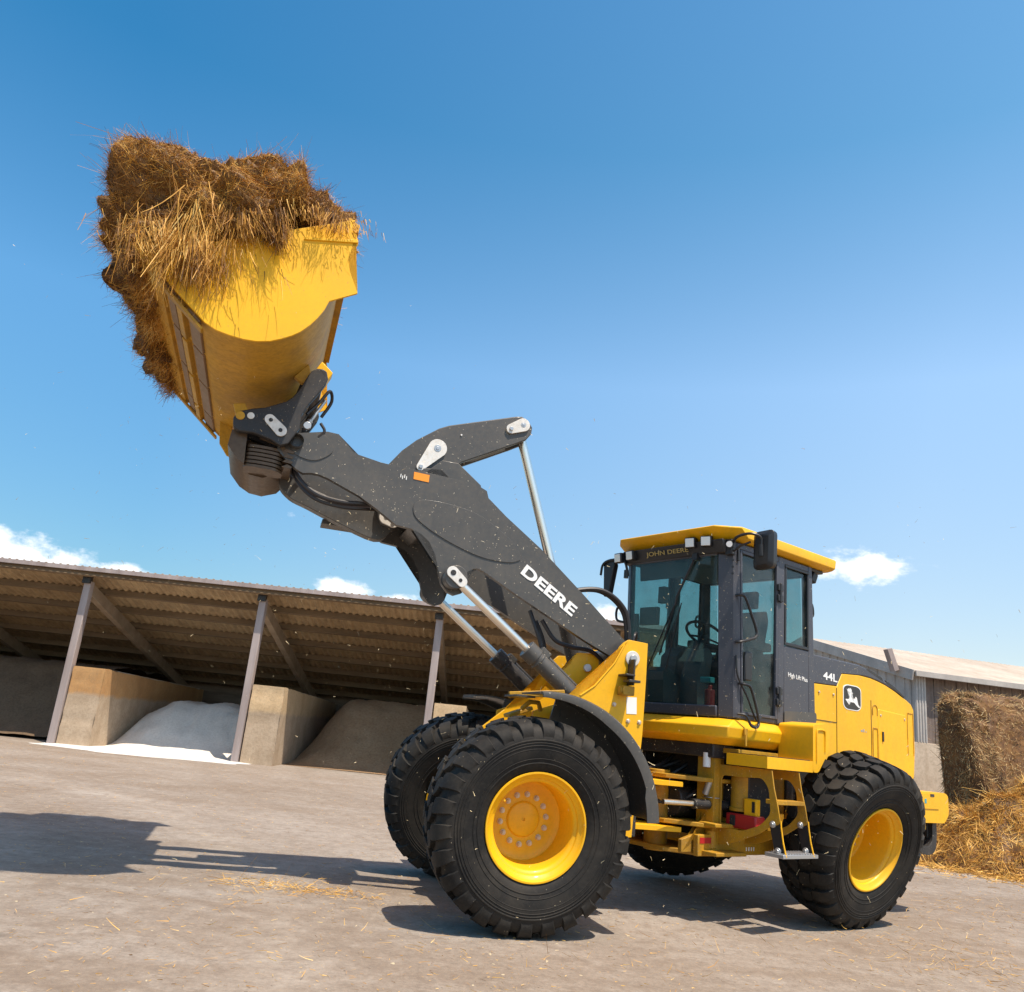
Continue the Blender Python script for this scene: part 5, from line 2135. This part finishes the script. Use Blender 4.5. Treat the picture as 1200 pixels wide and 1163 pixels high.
# ---------------------------------------------------------------- barn on the right
def barn():
    roofm, nt, b = new_mat('pale_corrugated_roof')
    c = ramp(nt, noise(nt, .7, 6, .65), [(.3, (.44, .37, .30)), (.7, (.60, .53, .45))])
    c = mixc(nt, ramp(nt, noise(nt, 5, 5, .7, stretch=(1, .2, 1)), [(.45, (0, 0, 0)), (.8, (.6,) * 3)]), c, (.32, .25, .19))
    nt.links.new(c, b.inputs['Base Color'])
    b.inputs['Roughness'].default_value = .8
    boards, nt, b = new_mat('grey_brown_boards')
    c = ramp(nt, noise(nt, 2.5, 6, .65, stretch=(3, 3, .25)), [(.3, (.115, .085, .07)), (.7, (.22, .17, .145))])
    c = mixc(nt, ramp(nt, noise(nt, 9, 4, .7), [(.5, (0, 0, 0)), (.8, (.5,) * 3)]), c, (.28, .25, .23))
    nt.links.new(c, b.inputs['Base Color'])
    b.inputs['Roughness'].default_value = .9
    grey, nt, b = new_mat('grey_fibre_cement')
    c = ramp(nt, noise(nt, 1.5, 6, .65, stretch=(1, 1, .5)), [(.3, (.34, .315, .29)), (.7, (.50, .465, .43))])
    c = mixc(nt, ramp(nt, noise(nt, 11, 4, .7), [(.5, (0, 0, 0)), (.8, (.5,) * 3)]), c, (.26, .25, .24))
    nt.links.new(c, b.inputs['Base Color'])
    b.inputs['Roughness'].default_value = .85
    root = empty('barn', (11.8, 24, 0), -RAD(-12.0))
    tag(root, 'grey barn with pale corrugated roof and brown board wall at the right', 'barn')
    # local: x along the eave to the right, y back
    EZ, RZ, D = 4.06, 5.36, 5.2
    LX = 24
    sl = (RZ - EZ) / D
    m = MB()
    pit = .18
    n = int(LX / pit * 6)
    vs = []
    for y, zz in ((-.35, EZ - .35 * sl), (D, RZ), (2 * D + .35, EZ - .35 * sl)):
        for i in range(n + 1):
            x = -.12 + (LX + .12) * i / n
            vs.append((x, y, zz + .10 + .028 * math.sin(2 * PI * x / pit)))
    n1 = n + 1
    N3 = 3 * n1
    vs += [(x, y, z - .02) for x, y, z in vs]
    fs = []
    for r in range(2):
        for i in range(n):
            a = r * n1 + i
            fs.append((a, a + 1, a + n1 + 1, a + n1))
            fs.append((N3 + a + 1, N3 + a, N3 + a + n1, N3 + a + n1 + 1))
    for i in range(n):
        fs.append((i + 1, i, N3 + i, N3 + i + 1))
    m.add(vs, fs)
    m.build('roof', roofm, root, smooth=60)
    m = MB()
    for k in range(int(LX / .19)):
        m.bbox((.42 + k * .19, .0 + .012 * (k % 2), 2.15), (.42 + k * .19 + .182, .06, EZ - .02))
    m.build('board_wall', boards, root, .004)
    m = MB()
    m.bbox((-.08, -.16, 0), (LX, .10, 2.149))
    m.bbox((-.08, .10, 0), (.0, 2 * D, 2.149))
    m.build('wall_base', CONC, root, .01)
    m = MB()
    m.bbox((.06, -.14, 2.15), (.42, .14, EZ - .04))
    for k in range(4):
        m.cyl((.10 + k * .09, -.14, 2.15), (.10 + k * .09, -.14, EZ - .06), .03, 8)
    m.build('corner_column', grey, root, .004)
    m = MB()
    m.prism([(0, 0), (2 * D, 0), (2 * D, EZ - .06), (D, RZ - .06), (0, EZ - .06)], -.02, .05, axis='x')
    for k in range(26):
        y = .2 + k * .4
        m.cyl((-.02, y, 2.15), (-.02, y, EZ + min(y, 2 * D - y) * sl - .1), .035, 8)
    m.build('gable_wall', grey, root, .0)
    m = MB()
    m.beam((-.16, -.36, EZ - .35 * sl - .02), (-.16, D, RZ - .02), .05, .30)
    m.beam((-.16, 2 * D + .36, EZ - .35 * sl - .02), (-.16, D, RZ - .02), .05, .30)
    m.build('verge_board', grey, root, .004)
    m = MB()
    m.bbox((-.10, -.42, EZ - .13), (LX, -.36, EZ + .03))
    m.build('gutter', grey, root, .01)
    m = MB()
    m.beam((-.28, .25, EZ + .02), (-.50, .25, EZ + .62), .20, .16)
    m.build('verge_stub', TIMB, root, .006)


barn()


# ---------------------------------------------------------------- straw stack and loose straw heap at the right
def straw_stack():
    # pressed straw cut to a squared block, its front leaning back; local x along the front, y into the stack
    e1, e2 = Vector((.955, .297, 0)), Vector((-.297, .955, 0))
    cor = Vector((9.30, 15.5, 0))
    V, F = clumpy((0, 0, 0), (2.6, .78, 1.52), .24, Vector((2.1, 3.2, 9.4)), 200, 110, None, .42)
    W = np.zeros_like(V)
    for i, (x, y, z) in enumerate(V):
        zz = z + 1.42
        lean = .30 * zz * max(0, min(1, (.9 - y) / 1.2))
        q = cor + e1 * (x + 2.55) + e2 * (y + .72 + lean)
        W[i] = (q.x, q.y, zz)
    P, N = quad_points(W, F, 130000, rng)
    cc = W.mean(0)
    N *= np.sign(((P - cc) * N).sum(1))[:, None]
    keep = (P[:, 0] < 12.6) & (P[:, 2] > -.05)
    P, N = P[keep], N[keep]
    n = len(P)
    D = straw_dirs(P, N, rng, .35, down=.1)
    D[:, 2] *= .45
    D /= np.linalg.norm(D, axis=1)[:, None]
    out = [(W, F), strands(P - N * .015, D, rng.gamma(2.4, .024, n) + .02, rng.uniform(.003, .006, n), rng, .6, 2, .15)]
    o = mesh_np('straw_stack', out, STACKM, dark=STRAWD, ndark=(0,))
    tag(o, 'tall squared stack of pressed straw standing in front of the barn', 'straw stack')


STACKM = straw_mat('stacked_straw', [(0, (.14, .075, .03)), (.3, (.34, .205, .085)), (.65, (.58, .40, .18)), (1, (.76, .58, .32))], 2.4)
straw_stack()


def loose_heap():
    nx_, ny_ = 110, 90
    x0, x1, y0, y1 = 6.45, 12.5, 12.2, 16.4
    V = np.zeros(((nx_ + 1) * (ny_ + 1), 3))
    for j in range(ny_ + 1):
        for i in range(nx_ + 1):
            x = x0 + (x1 - x0) * i / nx_
            y = y0 + (y1 - y0) * j / ny_
            d = ((x - 9.9) / 3.1) ** 2 + ((y - 14.8) / 2.5) ** 2
            h = 1.36 * max(0, 1 - d ** .62) + .02
            h += .0 if d > 1.2 else (fbm(Vector((x * 1.2, y * 1.2, 4)), 4) * .5 + abs(mnoise.noise(Vector((x * 1.7, y * 1.7, 7)))) * .5 + abs(mnoise.noise(Vector((x * 4.5, y * 4.5, 2)))) * .14 - .1) * min(1, h * 1.6)
            if d > 1.0:
                h -= .05
            V[j * (nx_ + 1) + i] = (x, y, max(-.03, h))
    F = np.array([(j * (nx_ + 1) + i, j * (nx_ + 1) + i + 1, (j + 1) * (nx_ + 1) + i + 1, (j + 1) * (nx_ + 1) + i) for j in range(ny_) for i in range(nx_)])
    P, N = quad_points(V, F, 100000, rng)
    N *= np.sign(N[:, 2])[:, None]
    keep = (P[:, 2] > .012) | (rng.random(len(P)) < .12)
    P, N = P[keep], N[keep]
    n = len(P)
    D = straw_dirs(P, N, rng, .6, down=.3)
    out = [(V, F), strands(P - N * .02 + np.array([0, 0, .012]), D, rng.gamma(3, .035, n) + .035, rng.uniform(.003, .006, n), rng, .6, 2, .25)]
    # stalks scattered round the foot
    n = 5000
    r = 1 + rng.gamma(1.5, .09, n)
    a = rng.uniform(PI * .85, PI * 1.7, n)
    P = np.stack([9.7 + 3.0 * r * np.cos(a), 14.8 + 2.4 * r * np.sin(a), np.full(n, .012)], 1)
    D = rng.normal(size=(n, 3))
    D[:, 2] = np.abs(D[:, 2]) * .12
    D /= np.linalg.norm(D, axis=1)[:, None]
    out.append(strands(P, D, rng.uniform(.05, .22, n), rng.uniform(.003, .006, n), rng, .2, 2, .05))
    o = mesh_np('loose_straw_heap', out, STRAWG, dark=STRAWD, ndark=(0,))
    tag(o, 'golden heap of loose straw spilled in front of the straw stack', 'straw heap')


loose_heap()


# ---------------------------------------------------------------- straw litter on the yard, chaff in the air
def litter():
    out = []
    n = 14000
    y = 2.2 + 17 * rng.random(n) ** 1.5
    x = (rng.random(n) - .5) * 2 * (y * .68 + .5)
    P = np.stack([x, y, np.full(n, .006)], 1)
    D = rng.normal(size=(n, 3))
    D[:, 2] = np.abs(D[:, 2]) * .06
    D /= np.linalg.norm(D, axis=1)[:, None]
    L = rng.gamma(2, .009, n) + .006
    out.append(strands(P, D, L, rng.uniform(.0008, .002, n), rng, .2, 2, .0))
    for cx_, cy_, rx, ry, k in ((-1.55, 7.05, .2, .10, 230), (-1.12, 6.98, .22, .08, 260), (-1.35, 6.9, .5, .3, 200), (4.2, 6.6, .6, .3, 380), (4.6, 5.6, .5, .3, 240), (5.6, 9.5, 1.2, .8, 500), (3.8, 7.2, 1.5, .6, 350), (-.2, 5.6, 1.4, .5, 200)):
        P = np.stack([cx_ + rx * rng.normal(size=k), cy_ + ry * rng.normal(size=k), .006 + .02 * rng.random(k)], 1)
        D = rng.normal(size=(k, 3))
        D[:, 2] = np.abs(D[:, 2]) * .15
        D /= np.linalg.norm(D, axis=1)[:, None]
        out.append(strands(P, D, rng.gamma(2.5, .018, k) + .012, rng.uniform(.001, .0024, k), rng, .4, 2, .05))
    o = mesh_np('straw_litter', out, STRAWG)
    tag(o, 'bits of straw scattered over the yard', 'straw litter', kind='stuff')
    # chaff drifting down round the machine
    n = 900
    P = np.stack([rng.normal(.9, 1.9, n), rng.uniform(5.0, 9.0, n), rng.uniform(.2, 3.4, n)], 1)
    k = 260
    Q = np.stack([rng.normal(-2.2, .9, k), rng.uniform(5.2, 8.5, k), rng.uniform(2.2, 4.6, k)], 1)
    P = np.concatenate([P, Q])
    n = len(P)
    D = rng.normal(size=(n, 3))
    D /= np.linalg.norm(D, axis=1)[:, None]
    o = mesh_np('airborne_chaff', [strands(P, D, rng.gamma(2, .006, n) + .006, rng.uniform(.001, .0022, n), rng, .5, 2, .1)], CHAFF)
    tag(o, 'specks of straw chaff drifting in the air round the loader', 'chaff', kind='stuff')


litter()
